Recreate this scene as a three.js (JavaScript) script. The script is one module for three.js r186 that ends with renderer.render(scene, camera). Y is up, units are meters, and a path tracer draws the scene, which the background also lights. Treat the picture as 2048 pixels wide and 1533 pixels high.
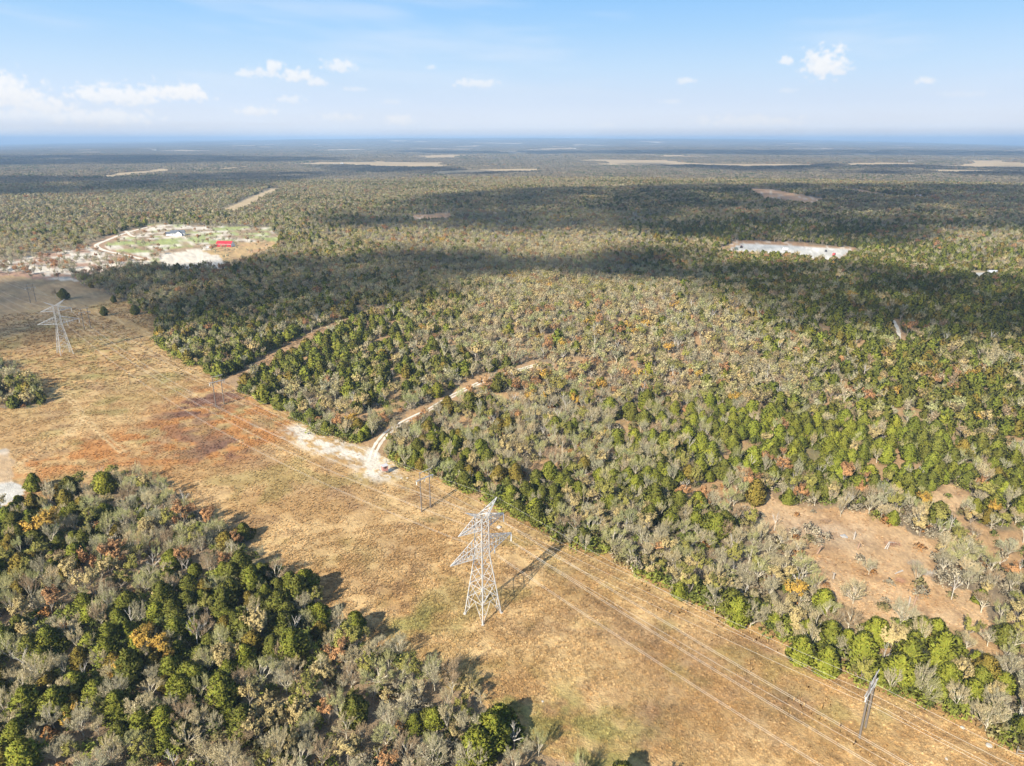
import * as THREE from 'three';
import { mergeGeometries } from 'three/addons/utils/BufferGeometryUtils.js';

// ------------------------------------------------------------------ camera, sky, sun, exposure
const scene = new THREE.Scene();
const EYE = 120, PITCH = 18.9, FOC = 1420;                    // metres, degrees, focal length for a frame 2048 wide
const camera = new THREE.PerspectiveCamera(2 * Math.atan(766.5 / FOC) * 180 / Math.PI, 2048 / 1533, 1, 60000);
camera.position.set(0, EYE, 0);
camera.rotation.set(-PITCH * Math.PI / 180, 0, 0);
scene.add(camera);

const renderer = new THREE.WebGLRenderer({ antialias: true });
renderer.toneMapping = THREE.LinearToneMapping;
renderer.toneMappingExposure = 2.32;
renderer.shadowMap.enabled = true;
renderer.setSize(1024, 766);
const SKY_GAIN = 1 / 2.18;

const SUN_EL = 33 * Math.PI / 180, SHADE = [0.545, -0.838];    // the way shadows fall on the ground (x, z)
const sunDir = new THREE.Vector3(-SHADE[0] * Math.cos(SUN_EL), Math.sin(SUN_EL), -SHADE[1] * Math.cos(SUN_EL)).normalize();
const sun = new THREE.DirectionalLight(new THREE.Color(1.0, 0.92, 0.77), 4.4);
sun.position.copy(sunDir).multiplyScalar(900).add(new THREE.Vector3(0, 0, -300));
sun.target.position.set(0, 0, -300);
sun.castShadow = true;
sun.shadow.mapSize.set(4096, 4096);
Object.assign(sun.shadow.camera, { left: -500, right: 500, top: 500, bottom: -500, near: 1, far: 2500 });
scene.add(sun, sun.target);

scene.fog = new THREE.FogExp2(new THREE.Color(0.44, 0.64, 0.91), 9e-5);

// ------------------------------------------------------------------ random numbers, noise
function rng(seed) {
  let s = seed >>> 0;
  return () => { s = (s + 0x6d2b79f5) >>> 0; let t = Math.imul(s ^ (s >>> 15), 1 | s); t = (t + Math.imul(t ^ (t >>> 7), 61 | t)) ^ t; return ((t ^ (t >>> 14)) >>> 0) / 4294967296; };
}
const hash2 = (i, j, k = 0) => { let h = Math.imul(i, 374761393) + Math.imul(j, 668265263) + Math.imul(k, 2147483647 ^ 0x5bd1e995); h = Math.imul(h ^ (h >>> 13), 1274126177); h ^= h >>> 16; h = Math.imul(h, 0x85ebca6b); h ^= h >>> 13; return (h >>> 0) / 4294967296; };
function noise(x, y, k = 0) {                                   // value noise, 0..1
  const i = Math.floor(x), j = Math.floor(y), fx = x - i, fy = y - j, u = fx * fx * (3 - 2 * fx), v = fy * fy * (3 - 2 * fy);
  const a = hash2(i, j, k), b = hash2(i + 1, j, k), c = hash2(i, j + 1, k), d = hash2(i + 1, j + 1, k);
  return a + (b - a) * u + (c - a) * v + (a - b - c + d) * u * v;
}
const fbm = (x, y, n = 4, k = 0) => { let s = 0, a = 0.5, w = 0; for (let o = 0; o < n; o++) { s += a * noise(x, y, k + o); w += a; a *= 0.5; x = x * 2.03 + 17.1; y = y * 2.03 - 9.7; } return s / w; };
const sstep = (a, b, x) => { const t = Math.min(1, Math.max(0, (x - a) / (b - a))); return t * t * (3 - 2 * t); };
const lerp = (a, b, t) => a + (b - a) * t;
const mix3 = (a, b, t) => [lerp(a[0], b[0], t), lerp(a[1], b[1], t), lerp(a[2], b[2], t)];
const V = (x, y, z) => new THREE.Vector3(x, y, z);
const sp = Math.sin(PITCH * Math.PI / 180), cp = Math.cos(PITCH * Math.PI / 180);
const rayOf = (px, py) => { const a = (px - 1024) / FOC, b = (766.5 - py) / FOC; return V(a, -sp + b * cp, -cp - b * sp); };

// ------------------------------------------------------------------ the sky
const SKY_STOPS = [[0, .93, .935, .965], [1.2, .85, .89, .96], [2.6, .71, .815, .96], [5, .56, .75, .96], [7.5, .40, .655, .955], [9.6, .30, .58, .95], [20, .23, .46, .82], [45, .24, .42, .71], [90, .22, .39, .67]];
function skyColor(deg) {
  let i = 0;
  while (i < SKY_STOPS.length - 2 && SKY_STOPS[i + 1][0] < deg) i++;
  const a = SKY_STOPS[i], b = SKY_STOPS[i + 1], t = Math.min(1, Math.max(0, (deg - a[0]) / (b[0] - a[0])));
  return [lerp(a[1], b[1], t), lerp(a[2], b[2], t), lerp(a[3], b[3], t)];
}
// each cumulus: centre and half size on the sky (from the photograph's own directions), strength
const CUMULUS = [[20, 195, 55, 34, 1], [75, 215, 60, 22, .95], [10, 175, 40, 26, .9], [235, 195, 85, 20, .95], [355, 190, 62, 20, 1], [215, 240, 85, 17, .9], [60, 232, 80, 14, .7], [20, 268, 60, 12, .5],
  [510, 147, 40, 12, .7], [548, 138, 22, 14, .85], [590, 155, 32, 15, .85], [635, 166, 26, 9, .75], [675, 134, 40, 13, .75], [515, 224, 36, 11, .85], [575, 200, 30, 8, .55], [685, 236, 44, 10, .6], [800, 244, 34, 11, .8],
  [950, 168, 46, 11, .65], [712, 180, 20, 6, .4], [862, 136, 10, 5, .5], [1650, 135, 44, 30, .95], [1630, 120, 26, 16, .9], [1675, 143, 26, 16, .8], [1572, 123, 16, 9, .8], [1372, 163, 18, 8, .6], [1850, 162, 18, 8, .75],
  [1500, 245, 110, 12, .6], [1210, 252, 26, 6, .4], [1340, 204, 22, 5, .35], [1575, 182, 18, 6, .3], [890, 258, 40, 7, .35], [385, 258, 30, 7, .35], [780, 205, 30, 6, .3], [1930, 190, 50, 6, .22]]
  .map(([x, y, w, h, s]) => { const d = rayOf(x, y).normalize(); return [Math.atan2(d.z, d.x), Math.asin(d.y), w / FOC, h / FOC * 1.1, s]; });
{
  const W = 4096, H = 2048, data = new Float32Array(W * H * 4);
  const r = rng(71), more = [];
  for (let i = 0; i < 150; i++) {                                // the same kind of sky all the way round
    const az = r() * Math.PI * 2 - Math.PI, el = (1.2 + 9 * r() * r()) * Math.PI / 180, w = 0.01 + 0.045 * r() * r();
    if (Math.abs(az + Math.PI / 2) < 0.72) continue;
    for (let k = 0; k < 3; k++) more.push([az + (r() - .5) * w * 2, el + (r() - .5) * w * .3, w * (.5 + r() * .6), w * (.2 + .25 * r()), .45 + .5 * r()]);
  }
  const all = [...CUMULUS, ...more];
  for (let row = H / 2; row < H; row++) {
    const el = ((row + 0.5) / H - 0.5) * Math.PI, deg = el * 180 / Math.PI, base = skyColor(deg);
    for (let col = 0; col < W; col++) {
      const o = (row * W + col) * 4;
      data[o] = base[0]; data[o + 1] = base[1]; data[o + 2] = base[2]; data[o + 3] = 1;
    }
  }
  const dens = new Float32Array(W * H), bright = new Float32Array(W * H);
  for (const [az, el, w, h, s] of all) {
    const c0 = Math.floor(((az - w * 1.8) / (2 * Math.PI) + .5) * W), c1 = Math.ceil(((az + w * 1.8) / (2 * Math.PI) + .5) * W);
    const r0 = Math.max(H / 2, Math.floor(((el - h * 2) / Math.PI + .5) * H)), r1 = Math.ceil(((el + h * 2.2) / Math.PI + .5) * H);
    for (let row = r0; row <= r1; row++) for (let cc = c0; cc <= c1; cc++) {
      const col = (cc + W) % W, a = ((cc + .5) / W - .5) * 2 * Math.PI, e = ((row + .5) / H - .5) * Math.PI;
      const x = (a - az) / w, yy = (e - el) / h, y = yy < 0 ? yy * 1.7 : yy;
      const n = fbm(a * 150, e * 210, 5, 3) - .5, m = fbm(a * 520, e * 600, 3, 9) - .5;
      const d = 1.05 - Math.sqrt(x * x + y * y) + n * 1.5 + m * .5;
      const q = sstep(.02, .66, d) * s, i = row * W + col;
      if (q > dens[i]) { dens[i] = q; bright[i] = .55 + .45 * sstep(-.9, .5, yy + n * 1.2 + m); }
    }
  }
  for (let row = H / 2; row < H; row++) {
    const el = ((row + .5) / H - .5) * 180, e = el * Math.PI / 180;
    for (let col = 0; col < W; col++) {
      const i = row * W + col, o = i * 4, a = ((col + .5) / W - .5) * 2 * Math.PI;
      const ca = Math.cos(a), sa = Math.sin(a);                   // thin high veil
      const veil = el < 45 ? .30 * sstep(.48, .8, fbm(ca * 5 + e * 9, sa * 5 - e * 34, 4, 21)) * sstep(1, 6, el) * (1 - sstep(25, 45, el)) : 0;
      for (let c = 0; c < 3; c++) data[o + c] = lerp(data[o + c], [.82, .87, .95][c], veil);
      const q = dens[i] * .9;
      if (q > 0) for (let c = 0; c < 3; c++) data[o + c] = lerp(data[o + c], lerp([.74, .78, .87][c], [.99, .975, .96][c], bright[i]), q);
      for (let c = 0; c < 3; c++) data[o + c] *= SKY_GAIN;
    }
  }
  for (let row = 0; row < H / 2; row++) for (let col = 0; col < W; col++) { const o = (row * W + col) * 4; data[o] = .16; data[o + 1] = .14; data[o + 2] = .10; data[o + 3] = 1; }
  const t = new THREE.DataTexture(data, W, H, THREE.RGBAFormat, THREE.FloatType);
  t.mapping = THREE.EquirectangularReflectionMapping;
  t.minFilter = t.magFilter = THREE.LinearFilter;
  t.wrapS = THREE.RepeatWrapping;
  t.needsUpdate = true;
  scene.background = t;
  scene.environment = t;
}

// ------------------------------------------------------------------ the lie of the land
const bump = (x, z, cx, cz, sx, sz) => Math.exp(-((x - cx) ** 2) / (2 * sx * sx) - ((z - cz) ** 2) / (2 * sz * sz));
function ground(x, z) {
  const r = Math.hypot(x, z), az = Math.atan2(x, -z);
  let h = 11 * bump(x, z, 175, -470, 150, 75) - 6 * bump(x, z, 150, -760, 420, 110) + 7 * bump(x, z, -60, -520, 60, 90) - 3 * bump(x, z, -330, -560, 130, 90);
  const far = sstep(700, 2600, r) * 1;
  h += far * 26 * (fbm(x / 1500 + 3.3, z / 900 + 1.7, 3, 40) - .5);
  h += (noise(x / 46, z / 46, 51) - .5) * 1.1 + (noise(x / 140, z / 140, 52) - .5) * 2.2 * sstep(120, 300, r);
  if (r > 6000) {                                               // the land rises slowly to a long low skyline
    const t = sstep(6000, 27000, r);
    h += t * (188 - 560 * az * az) + sstep(6000, 14000, r) * 46 * (fbm(az * 9, r / 5200, 3, 60) - .5);
  }
  return h;
}
function hit(px, py) {                                          // where a sight line of the photograph meets the land
  const d = rayOf(px, py);
  let t = 60, step = 2;
  for (let i = 0; i < 6000; i++) {
    const x = d.x * t, y = EYE + d.y * t, z = d.z * t;
    if (y < ground(x, z)) {
      let a = t - step, b = t;
      for (let k = 0; k < 24; k++) { const m = (a + b) / 2; if (EYE + d.y * m < ground(d.x * m, d.z * m)) b = m; else a = m; }
      return [d.x * b, d.z * b];
    }
    step = Math.max(1.5, t * .006); t += step;
    if (t > 34000) break;
  }
  return [d.x * 30000, d.z * 30000];
}
function poly(...pts) {
  const p = pts.map(([x, y]) => hit(x, y)), box = [Infinity, Infinity, -Infinity, -Infinity];
  for (const [x, z] of p) { box[0] = Math.min(box[0], x); box[1] = Math.min(box[1], z); box[2] = Math.max(box[2], x); box[3] = Math.max(box[3], z); }
  return { p, box };
}
function inside(q, x, z) {
  if (x < q.box[0] || z < q.box[1] || x > q.box[2] || z > q.box[3]) return false;
  let c = false;
  for (let i = 0, j = q.p.length - 1; i < q.p.length; j = i++) {
    const a = q.p[i], b = q.p[j];
    if ((a[1] > z) !== (b[1] > z) && x < (b[0] - a[0]) * (z - a[1]) / (b[1] - a[1]) + a[0]) c = !c;
  }
  return c;
}
function path(...pts) {                                         // a smooth line on the land
  const p = pts.map(([x, y]) => hit(x, y));
  const curve = new THREE.CatmullRomCurve3(p.map(([x, z]) => V(x, 0, z)), false, 'centripetal');
  const n = Math.max(8, Math.ceil(curve.getLength() / 2)), q = curve.getSpacedPoints(n).map((v) => [v.x, v.z]);
  const box = [Infinity, Infinity, -Infinity, -Infinity];
  for (const [x, z] of q) { box[0] = Math.min(box[0], x); box[1] = Math.min(box[1], z); box[2] = Math.max(box[2], x); box[3] = Math.max(box[3], z); }
  return { q, box };
}
function away(l, x, z, most) {                                  // distance to a path, or most
  if (x < l.box[0] - most || z < l.box[1] - most || x > l.box[2] + most || z > l.box[3] + most) return most;
  let d = most * most;
  for (let i = 1; i < l.q.length; i++) {
    const [ax, az] = l.q[i - 1], [bx, bz] = l.q[i], ux = bx - ax, uz = bz - az, t = Math.min(1, Math.max(0, ((x - ax) * ux + (z - az) * uz) / (ux * ux + uz * uz + 1e-9)));
    d = Math.min(d, (x - ax - ux * t) ** 2 + (z - az - uz * t) ** 2);
  }
  return Math.sqrt(d);
}

// ------------------------------------------------------------------ what lies where
const CORRIDOR = poly([2500, 1735], [2300, 1650], [2048, 1512], [1750, 1374], [1500, 1262], [1180, 1108], [1010, 1030], [945, 996], [870, 962], [800, 930], [748, 905], [725, 888], [700, 884], [650, 874], [590, 838], [480, 782], [440, 758], [380, 730], [330, 704], [306, 682], [325, 642], [250, 604], [200, 582], [140, 562], [0, 552], [-200, 548], [-300, 700], [-350, 1010], [30, 1030], [400, 1100], [900, 1500], [1100, 1690], [1200, 1735]);
const CORRIDOR_EDGE = (() => { const q = CORRIDOR.p.slice(1, 24), box = [Infinity, Infinity, -Infinity, -Infinity]; for (const [x, z] of q) { box[0] = Math.min(box[0], x); box[1] = Math.min(box[1], z); box[2] = Math.max(box[2], x); box[3] = Math.max(box[3], z); } return { q, box }; })();
const LEFT_WOOD = poly([-300, 1030], [0, 1030], [50, 1015], [130, 985], [210, 962], [275, 955], [335, 995], [390, 1030], [450, 1062], [515, 1100], [555, 1150], [610, 1190], [655, 1235], [715, 1280], [765, 1318], [860, 1345], [940, 1385], [1000, 1435], [1060, 1492], [1130, 1530], [1240, 1572], [1330, 1625], [1390, 1735], [600, 1735], [-200, 1735], [-500, 1500]);
const LEFT_PATCH = poly([-150, 712], [0, 728], [50, 755], [95, 795], [104, 806], [70, 815], [0, 818], [-150, 825]);
const CLEARING = poly([1440, 1015], [1450, 1030], [1530, 1005], [1560, 985], [1610, 1003], [1700, 1018], [1760, 1022], [1800, 1050], [1855, 1075], [1880, 1120], [1885, 1165], [1925, 1200], [1960, 1275], [1900, 1290], [1850, 1270], [1720, 1240], [1690, 1200], [1620, 1150], [1580, 1100], [1500, 1065]);
const CLEARING_2 = poly([1850, 985], [1900, 965], [1945, 985], [1935, 1030], [1880, 1020]);
const CLEARING_3 = poly([895, 1000], [950, 985], [1000, 975], [1010, 990], [960, 1010]);
const HOMESTEAD = poly([180, 492], [300, 448], [420, 452], [540, 456], [560, 478], [545, 505], [470, 535], [330, 540], [240, 516]);
const SANDPIT = poly([318, 512], [380, 500], [440, 512], [452, 535], [330, 540]);
const SAND_FIELD = poly([-60, 530], [60, 514], [150, 498], [195, 494], [260, 515], [330, 530], [240, 545], [150, 562], [0, 568], [-60, 560]);
const PAD = poly([1456, 500], [1482, 488], [1560, 491], [1702, 500], [1674, 522], [1635, 520], [1570, 510]);
const PAD_YARD = poly([1436, 502], [1470, 481], [1600, 486], [1714, 497], [1682, 525], [1630, 524], [1565, 514], [1450, 508]);
const YARD = poly([1922, 547], [1955, 541], [2000, 545], [1992, 560], [1945, 562]);
const RUST_HILL = poly([1490, 376], [1545, 379], [1660, 400], [1620, 412], [1530, 402]);
const FAR_STRIP = poly([430, 424], [490, 398], [540, 376], [565, 378], [520, 402], [480, 424]);
const SAND_SPOT = poly([820, 432], [900, 426], [905, 440], [830, 446]);
const POND_SAND = poly([1790, 418], [1850, 420], [1850, 430], [1790, 428]);
const SAND_ROAD_LEFT = poly([-80, 880], [5, 900], [28, 935], [40, 985], [0, 1040], [-80, 1040]);
const FIELDS = [poly([190, 352], [230, 346], [330, 337], [350, 342], [270, 352], [200, 358]), poly([425, 338], [490, 331], [500, 335], [430, 342]), poly([555, 329], [640, 324], [760, 323], [900, 325], [880, 329], [640, 331]),
  poly([852, 345], [960, 339], [1090, 338], [1080, 344], [880, 350]), poly([1670, 327], [1760, 325], [1850, 327], [1820, 332], [1700, 333]), poly([1920, 321], [2060, 320], [2060, 324], [1940, 325]), poly([440, 318], [520, 316], [560, 318], [460, 320]), poly([20, 311], [110, 309], [100, 312], [10, 313]), poly([960, 331], [1030, 330], [1020, 333], [970, 334])];
const TRACK = path([742, 925], [752, 895], [775, 866], [812, 842], [858, 820], [905, 792], [965, 764], [1036, 741], [1080, 728]);
const TRACK_2 = path([1786, 640], [1797, 662], [1802, 688], [1822, 706], [1838, 724]);
const GAP = path([452, 772], [500, 748], [545, 716], [590, 692], [650, 664], [720, 634], [760, 620]);
const LANE = path([300, 453], [255, 465], [215, 480], [192, 491], [205, 500], [240, 508], [285, 519]);
const DRIVE = path([250, 462], [275, 474], [310, 472], [352, 470]);
const ROAD_FAR = path([1610, 371], [1680, 377], [1740, 387], [1800, 395], [1840, 396]);
const LANE_RIGHT = path([1870, 524], [1920, 532], [1960, 535], [2060, 540]);
const RUT_A = path([25, 935], [80, 905], [130, 875], [155, 850], [160, 825], [140, 800], [105, 780]);
const RUT_B = path([160, 830], [205, 870], [245, 905]);
const MOW = path([2500, 1700], [2048, 1478], [1750, 1345], [1480, 1232], [1180, 1088], [1000, 1010], [880, 950], [760, 915], [640, 860], [520, 790], [420, 740], [330, 690], [270, 655], [190, 625], [120, 600], [60, 575]);
const SMEAR = path([600, 862], [650, 890], [700, 908], [740, 922], [762, 945]);

// greener or browner parts of the wood: centre, radius in frame units, how much more evergreen
const EVERGREEN = [[1500, 880, 190, .55], [1650, 900, 160, .35], [1330, 860, 120, .4], [690, 730, 170, .5], [560, 740, 80, .5], [880, 900, 110, .35], [1380, 1040, 90, .45], [1700, 1300, 190, .75], [1900, 1330, 130, .35], [1500, 1200, 100, .3], [540, 1180, 160, .45], [200, 1340, 250, .36], [480, 1330, 210, .3], [100, 1100, 150, .15], [1050, 860, 220, .25], [1200, 1000, 220, .15], [640, 1480, 150, .3], [990, 1480, 110, .7], [1600, 580, 330, .35], [1900, 560, 200, .3], [1350, 530, 120, .35], [500, 660, 150, .3], [380, 610, 80, .2], [1950, 920, 90, .3], [1800, 960, 80, .2], [1040, 1000, 80, .3], [1750, 720, 130, .2],
  [1150, 640, 240, -.25], [1400, 690, 260, -.3], [1000, 720, 160, -.2], [1700, 800, 150, -.2], [300, 1080, 170, -.3], [700, 1420, 130, -.15], [1850, 1100, 130, -.3], [640, 800, 70, -.4], [1000, 470, 330, -.2], [100, 450, 300, -.15], [1180, 480, 220, -.2], [850, 660, 100, .2], [1900, 800, 120, 0]]
  .map(([x, y, r, w]) => { const a = hit(x, y), b = hit(x + r, y), c = hit(x, y - r * .55); return [a[0], a[1], Math.hypot(b[0] - a[0], b[1] - a[1]), Math.hypot(c[0] - a[0], c[1] - a[1]), w]; });
function evergreen(x, z) {
  let g = .40 + .8 * (fbm(x / 90, z / 90, 3, 80) - .5);
  g += sstep(500, 1000, Math.hypot(x, z)) * (.9 * (fbm(x / 260, z / 200, 2, 83) - .5) - .04);
  g -= .2 * sstep(420, 800, Math.hypot(x, z));
  for (const [cx, cz, rx, rz, w] of EVERGREEN) g += w * Math.exp(-(((x - cx) / rx) ** 2) - ((z - cz) / rz) ** 2);
  return g;
}
const wob = (x, z) => [x + (noise(x / 7, z / 7, 91) - .5) * 5, z + (noise(x / 7, z / 7, 92) - .5) * 5];
function landUse(x, z) {                                        // wood, grass, clearing, yard, sand, pad, field ...
  const r = Math.hypot(x, z);
  if (r > 1500) {
    for (const f of FIELDS) if (inside(f, x, z)) return 'field';
    if (inside(RUST_HILL, x, z)) return 'rust';
    if (inside(FAR_STRIP, x, z)) return 'field';
    if (inside(POND_SAND, x, z)) return 'pad';
    if (away(ROAD_FAR, x, z, 30) < 26) return 'road';
    if (r > 3300 && fbm(x / 620, z / 760, 3, 33) > .672) return 'field';
    return 'wood';
  }
  const [wx, wz] = wob(x, z);
  if (inside(CORRIDOR, wx, wz)) {
    if (inside(LEFT_WOOD, wx, wz) || inside(LEFT_PATCH, wx, wz)) return 'wood';
    if (inside(SAND_ROAD_LEFT, wx, wz)) return 'pad';
    return 'grass';
  }
  if (inside(SAND_ROAD_LEFT, wx, wz)) return 'pad';
  if (inside(LEFT_WOOD, wx, wz)) return 'wood';
  const [cx, cz] = [wx + (fbm(x / 14, z / 14, 3, 93) - .5) * 26, wz + (fbm(x / 14, z / 14, 3, 94) - .5) * 22];
  if (inside(CLEARING, cx, cz) || inside(CLEARING_2, wx, wz) || inside(CLEARING_3, wx, wz)) return 'clearing';
  if (away(TRACK, wx, wz, 8) < 4.8 || away(TRACK_2, x, z, 9) < 4.2) return 'track';
  if (away(GAP, wx, wz, 14) < 8.5) return 'gap';
  if (r > 500) {
    if (inside(PAD, x, z)) return 'pad';
    if (inside(PAD_YARD, x, z)) return 'rust';
    if (inside(SANDPIT, wx, wz)) return 'sandpit';
    if (away(LANE, x, z, 12) < 8 || away(DRIVE, x, z, 8) < 4) return 'road';
    if (inside(HOMESTEAD, wx, wz)) return 'homestead';
    if (inside(SAND_FIELD, wx, wz)) return 'sandfield';
    if (inside(YARD, x, z)) return 'yard';
    if (inside(FAR_STRIP, x, z)) return 'field';
    if (inside(SAND_SPOT, x, z)) return 'rust';
    if (away(LANE_RIGHT, x, z, 12) < 7) return 'road';
  }
  return 'wood';
}
const RUSTY = [[230, 895, 60, .7], [430, 850, 110, .9], [330, 880, 80, .55], [530, 850, 60, .6], [420, 790, 70, .5], [540, 840, 50, .5], [90, 925, 70, .7], [480, 880, 60, .55]].map(blob);
const DARKRED = [[425, 800, 55, .9], [370, 880, 60, .45], [470, 890, 60, .4], [440, 905, 50, .4], [350, 830, 60, .3]].map(blob);
const GREENER = [[820, 1250, 90, .55], [1100, 1450, 170, .75], [950, 1370, 90, .6], [1010, 1420, 60, .6], [1250, 1500, 120, .4], [200, 700, 90, .5], [150, 770, 80, .35], [330, 770, 90, .3], [1650, 1420, 90, .45], [1200, 1150, 80, .35], [700, 1120, 60, .3], [840, 1170, 50, .3], [60, 640, 120, .3]].map(blob);
const BROWNER = [[1400, 1340, 150, .85], [1540, 1400, 90, .7], [1320, 1450, 120, .6], [800, 1100, 50, .7], [690, 1150, 60, .5], [900, 1200, 40, .6], [620, 980, 60, .5], [330, 660, 60, .4], [50, 600, 140, .5], [700, 1010, 80, .3], [480, 950, 70, .3], [1500, 1300, 60, .4]].map(blob);
function blob([x, y, r, w]) { const a = hit(x, y), b = hit(x + r, y), c = hit(x, y - r * .5); return [a[0], a[1], Math.hypot(b[0] - a[0], b[1] - a[1]), Math.hypot(c[0] - a[0], c[1] - a[1]), w]; }
const sumOf = (list, x, z) => { let s = 0; for (const [cx, cz, rx, rz, w] of list) { const e = ((x - cx) / rx) ** 2 + ((z - cz) / rz) ** 2; if (e < 6) s += w * Math.exp(-e); } return s; };

// ------------------------------------------------------------------ ground colour (its own colour, without light or shade)
const C = { tan: [.35, .208, .08], straw: [.44, .292, .132], rust: [.37, .16, .042], red: [.15, .07, .042], green: [.185, .175, .042], brown: [.20, .115, .058], litter: [.17, .128, .08], litter2: [.26, .175, .10], orange: [.37, .22, .10], sand: [.54, .48, .40], pink: [.42, .275, .145], clay: [.36, .20, .11], gravel: [.42, .40, .36], lawn: [.26, .30, .09], field: [.40, .295, .165] };
function soil(x, z) {
  const r = Math.hypot(x, z), use = landUse(x, z);
  const n1 = fbm(x / 22, z / 22, 3, 1), n2 = fbm(x / 5, z / 5, 3, 5), n3 = hash2(Math.floor(x * 2.3), Math.floor(z * 2.3), 7), fine = .66 + .36 * n2 + .36 * n3;
  let c;
  if (use === 'grass') {
    c = mix3(C.tan, C.straw, sstep(.4, .75, n2 * .6 + n1 * .5));
    c = mix3(c, C.brown, Math.min(.85, .4 * sstep(.56, .74, fbm(x / 9, z / 9, 3, 11)) + .7 * sumOf(BROWNER, x, z) * sstep(.3, .62, n2 * .6 + n1 * .4)));
    c = mix3(c, C.green, Math.min(.75, .35 * sstep(.58, .75, fbm(x / 14 + 9, z / 14, 3, 12)) + 1.0 * sumOf(GREENER, x, z) * sstep(.3, .65, fbm(x / 6, z / 6, 3, 15))));
    c = mix3(c, C.rust, Math.min(.9, sumOf(RUSTY, x, z) * sstep(.38, .62, fbm(x / 6, z / 6, 3, 17)) * 1.5));
    c = mix3(c, C.red, Math.min(.95, sumOf(DARKRED, x, z) * sstep(.38, .56, fbm(x / 7, z / 7, 3, 19)) * 1.5));
    const m = away(MOW, x, z, 18);                              // mown streaks and two wheel tracks along the strip
    if (m < 18) {
      const across = x * .687 - z * .727, along = x * .727 + z * .687;
      c = mix3(c, [.46, .31, .135], .8 * (1 - sstep(8, 18, m)) * sstep(.5, .7, fbm(across / 1.1, along / 45, 3, 29)));
      c = mix3(c, [.25, .15, .065], .6 * (1 - sstep(8, 18, m)) * sstep(.55, .72, fbm(across / 1.3 + 40, along / 40, 3, 30)));
      c = mix3(c, [.37, .23, .085], .8 * (1 - sstep(3, 5.5, m)));
      c = mix3(c, [.46, .33, .17], .8 * (1 - sstep(.25, .65, Math.abs(m - 1.05))) * sstep(.25, .5, fbm(x / 12, z / 12, 2, 23)));
    }
    const a = Math.min(away(RUT_A, x, z, 4), away(RUT_B, x, z, 4));
    if (a < 4) c = mix3(c, [.48, .34, .17], .8 * (1 - sstep(.25, .8, Math.abs(a - .95))));
    const s = away(SMEAR, x, z, 14);
    if (s < 14) c = mix3(c, C.sand, Math.min(1, (1 - sstep(2, 12, s)) * sstep(.40, .58, fbm(x / 2.6, z / 2.6, 3, 25) + .2 * (1 - sstep(0, 4, s))) * 1.15));
    const t = away(TRACK, x, z, 6);
    if (t < 6) c = mix3(c, C.sand, (1 - sstep(1.2, 5, t)) * sstep(.4, .6, fbm(x / 2, z / 2, 2, 27) + .2));
    if (x < -330 && z < -430) c = mix3(c, [.27, .20, .12], .5);
  } else if (use === 'clearing') {
    c = mix3(C.pink, C.orange, sstep(.42, .7, n1));
    c = mix3(c, [.43, .29, .16], .6 * sstep(.5, .7, n2));
    c = mix3(c, [.32, .25, .19], .5 * bump(x, z, ...hit(1640, 1065), 9, 6));
    c = mix3(c, C.brown, .5 * sstep(.6, .75, fbm(x / 4, z / 4, 3, 61)));
  } else if (use === 'track' || use === 'gap') {
    c = mix3(C.orange, C.litter2, n1);
  } else if (use === 'rust') {
    c = mix3(C.clay, C.orange, n1); c = mix3(c, C.sand, .6 * sstep(.6, .72, n2));
  } else if (use === 'pad') {
    c = mix3([.42, .395, .355], [.54, .515, .47], sstep(.3, .7, fbm(x / 30, z / 6, 3, 71)));
    if (x < -100 && r < 400) c = mix3(c, C.tan, .8 * sstep(.48, .6, n1));
  } else if (use === 'sandpit') c = mix3(C.sand, [.70, .58, .44], sstep(.5, .8, n1));
  else if (use === 'road') c = mix3(C.litter2, C.clay, n1);
  else if (use === 'homestead') {
    const s = fbm(x / 16, z / 16, 4, 63), g = fbm(x / 34 + 4, z / 20, 3, 64);
    c = mix3(C.litter2, C.sand, sstep(.42, .60, s));
    c = mix3(c, C.lawn, .9 * sstep(.53, .63, g));
    if (inside(poly2, x, z)) c = mix3([.40, .27, .12], C.clay, .6 * sstep(.5, .7, s));
  } else if (use === 'sandfield') {
    const s = fbm(x / 22, z / 10, 4, 66);
    c = mix3([.30, .18, .12], C.sand, sstep(.46, .56, s));
  } else if (use === 'yard') c = mix3([.36, .28, .17], [.44, .38, .3], sstep(.45, .6, n1));
  else if (use === 'field') c = mix3(C.field, [.34, .25, .14], sstep(.4, .7, fbm(x / 160, z / 160, 3, 67)));
  else {
    c = mix3(C.litter, C.litter2, sstep(.35, .7, n1));
    c = mix3(c, C.orange, (inside(LEFT_WOOD, x, z) ? .25 : .8) * sstep(.53, .66, fbm(x / 19 + 31, z / 19, 3, 69)));
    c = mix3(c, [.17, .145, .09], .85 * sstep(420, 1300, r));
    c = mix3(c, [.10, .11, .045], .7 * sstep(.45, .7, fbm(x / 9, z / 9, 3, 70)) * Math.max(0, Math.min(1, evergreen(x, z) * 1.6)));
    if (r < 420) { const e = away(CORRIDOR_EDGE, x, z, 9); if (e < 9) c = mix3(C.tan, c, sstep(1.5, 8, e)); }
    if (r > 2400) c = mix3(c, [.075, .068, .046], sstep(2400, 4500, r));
  }
  return r > 1500 ? c : [c[0] * fine, c[1] * fine, c[2] * fine];
}
const poly2 = poly([330, 535], [380, 508], [430, 497], [470, 488], [545, 482], [560, 490], [545, 506], [470, 540]);

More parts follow.
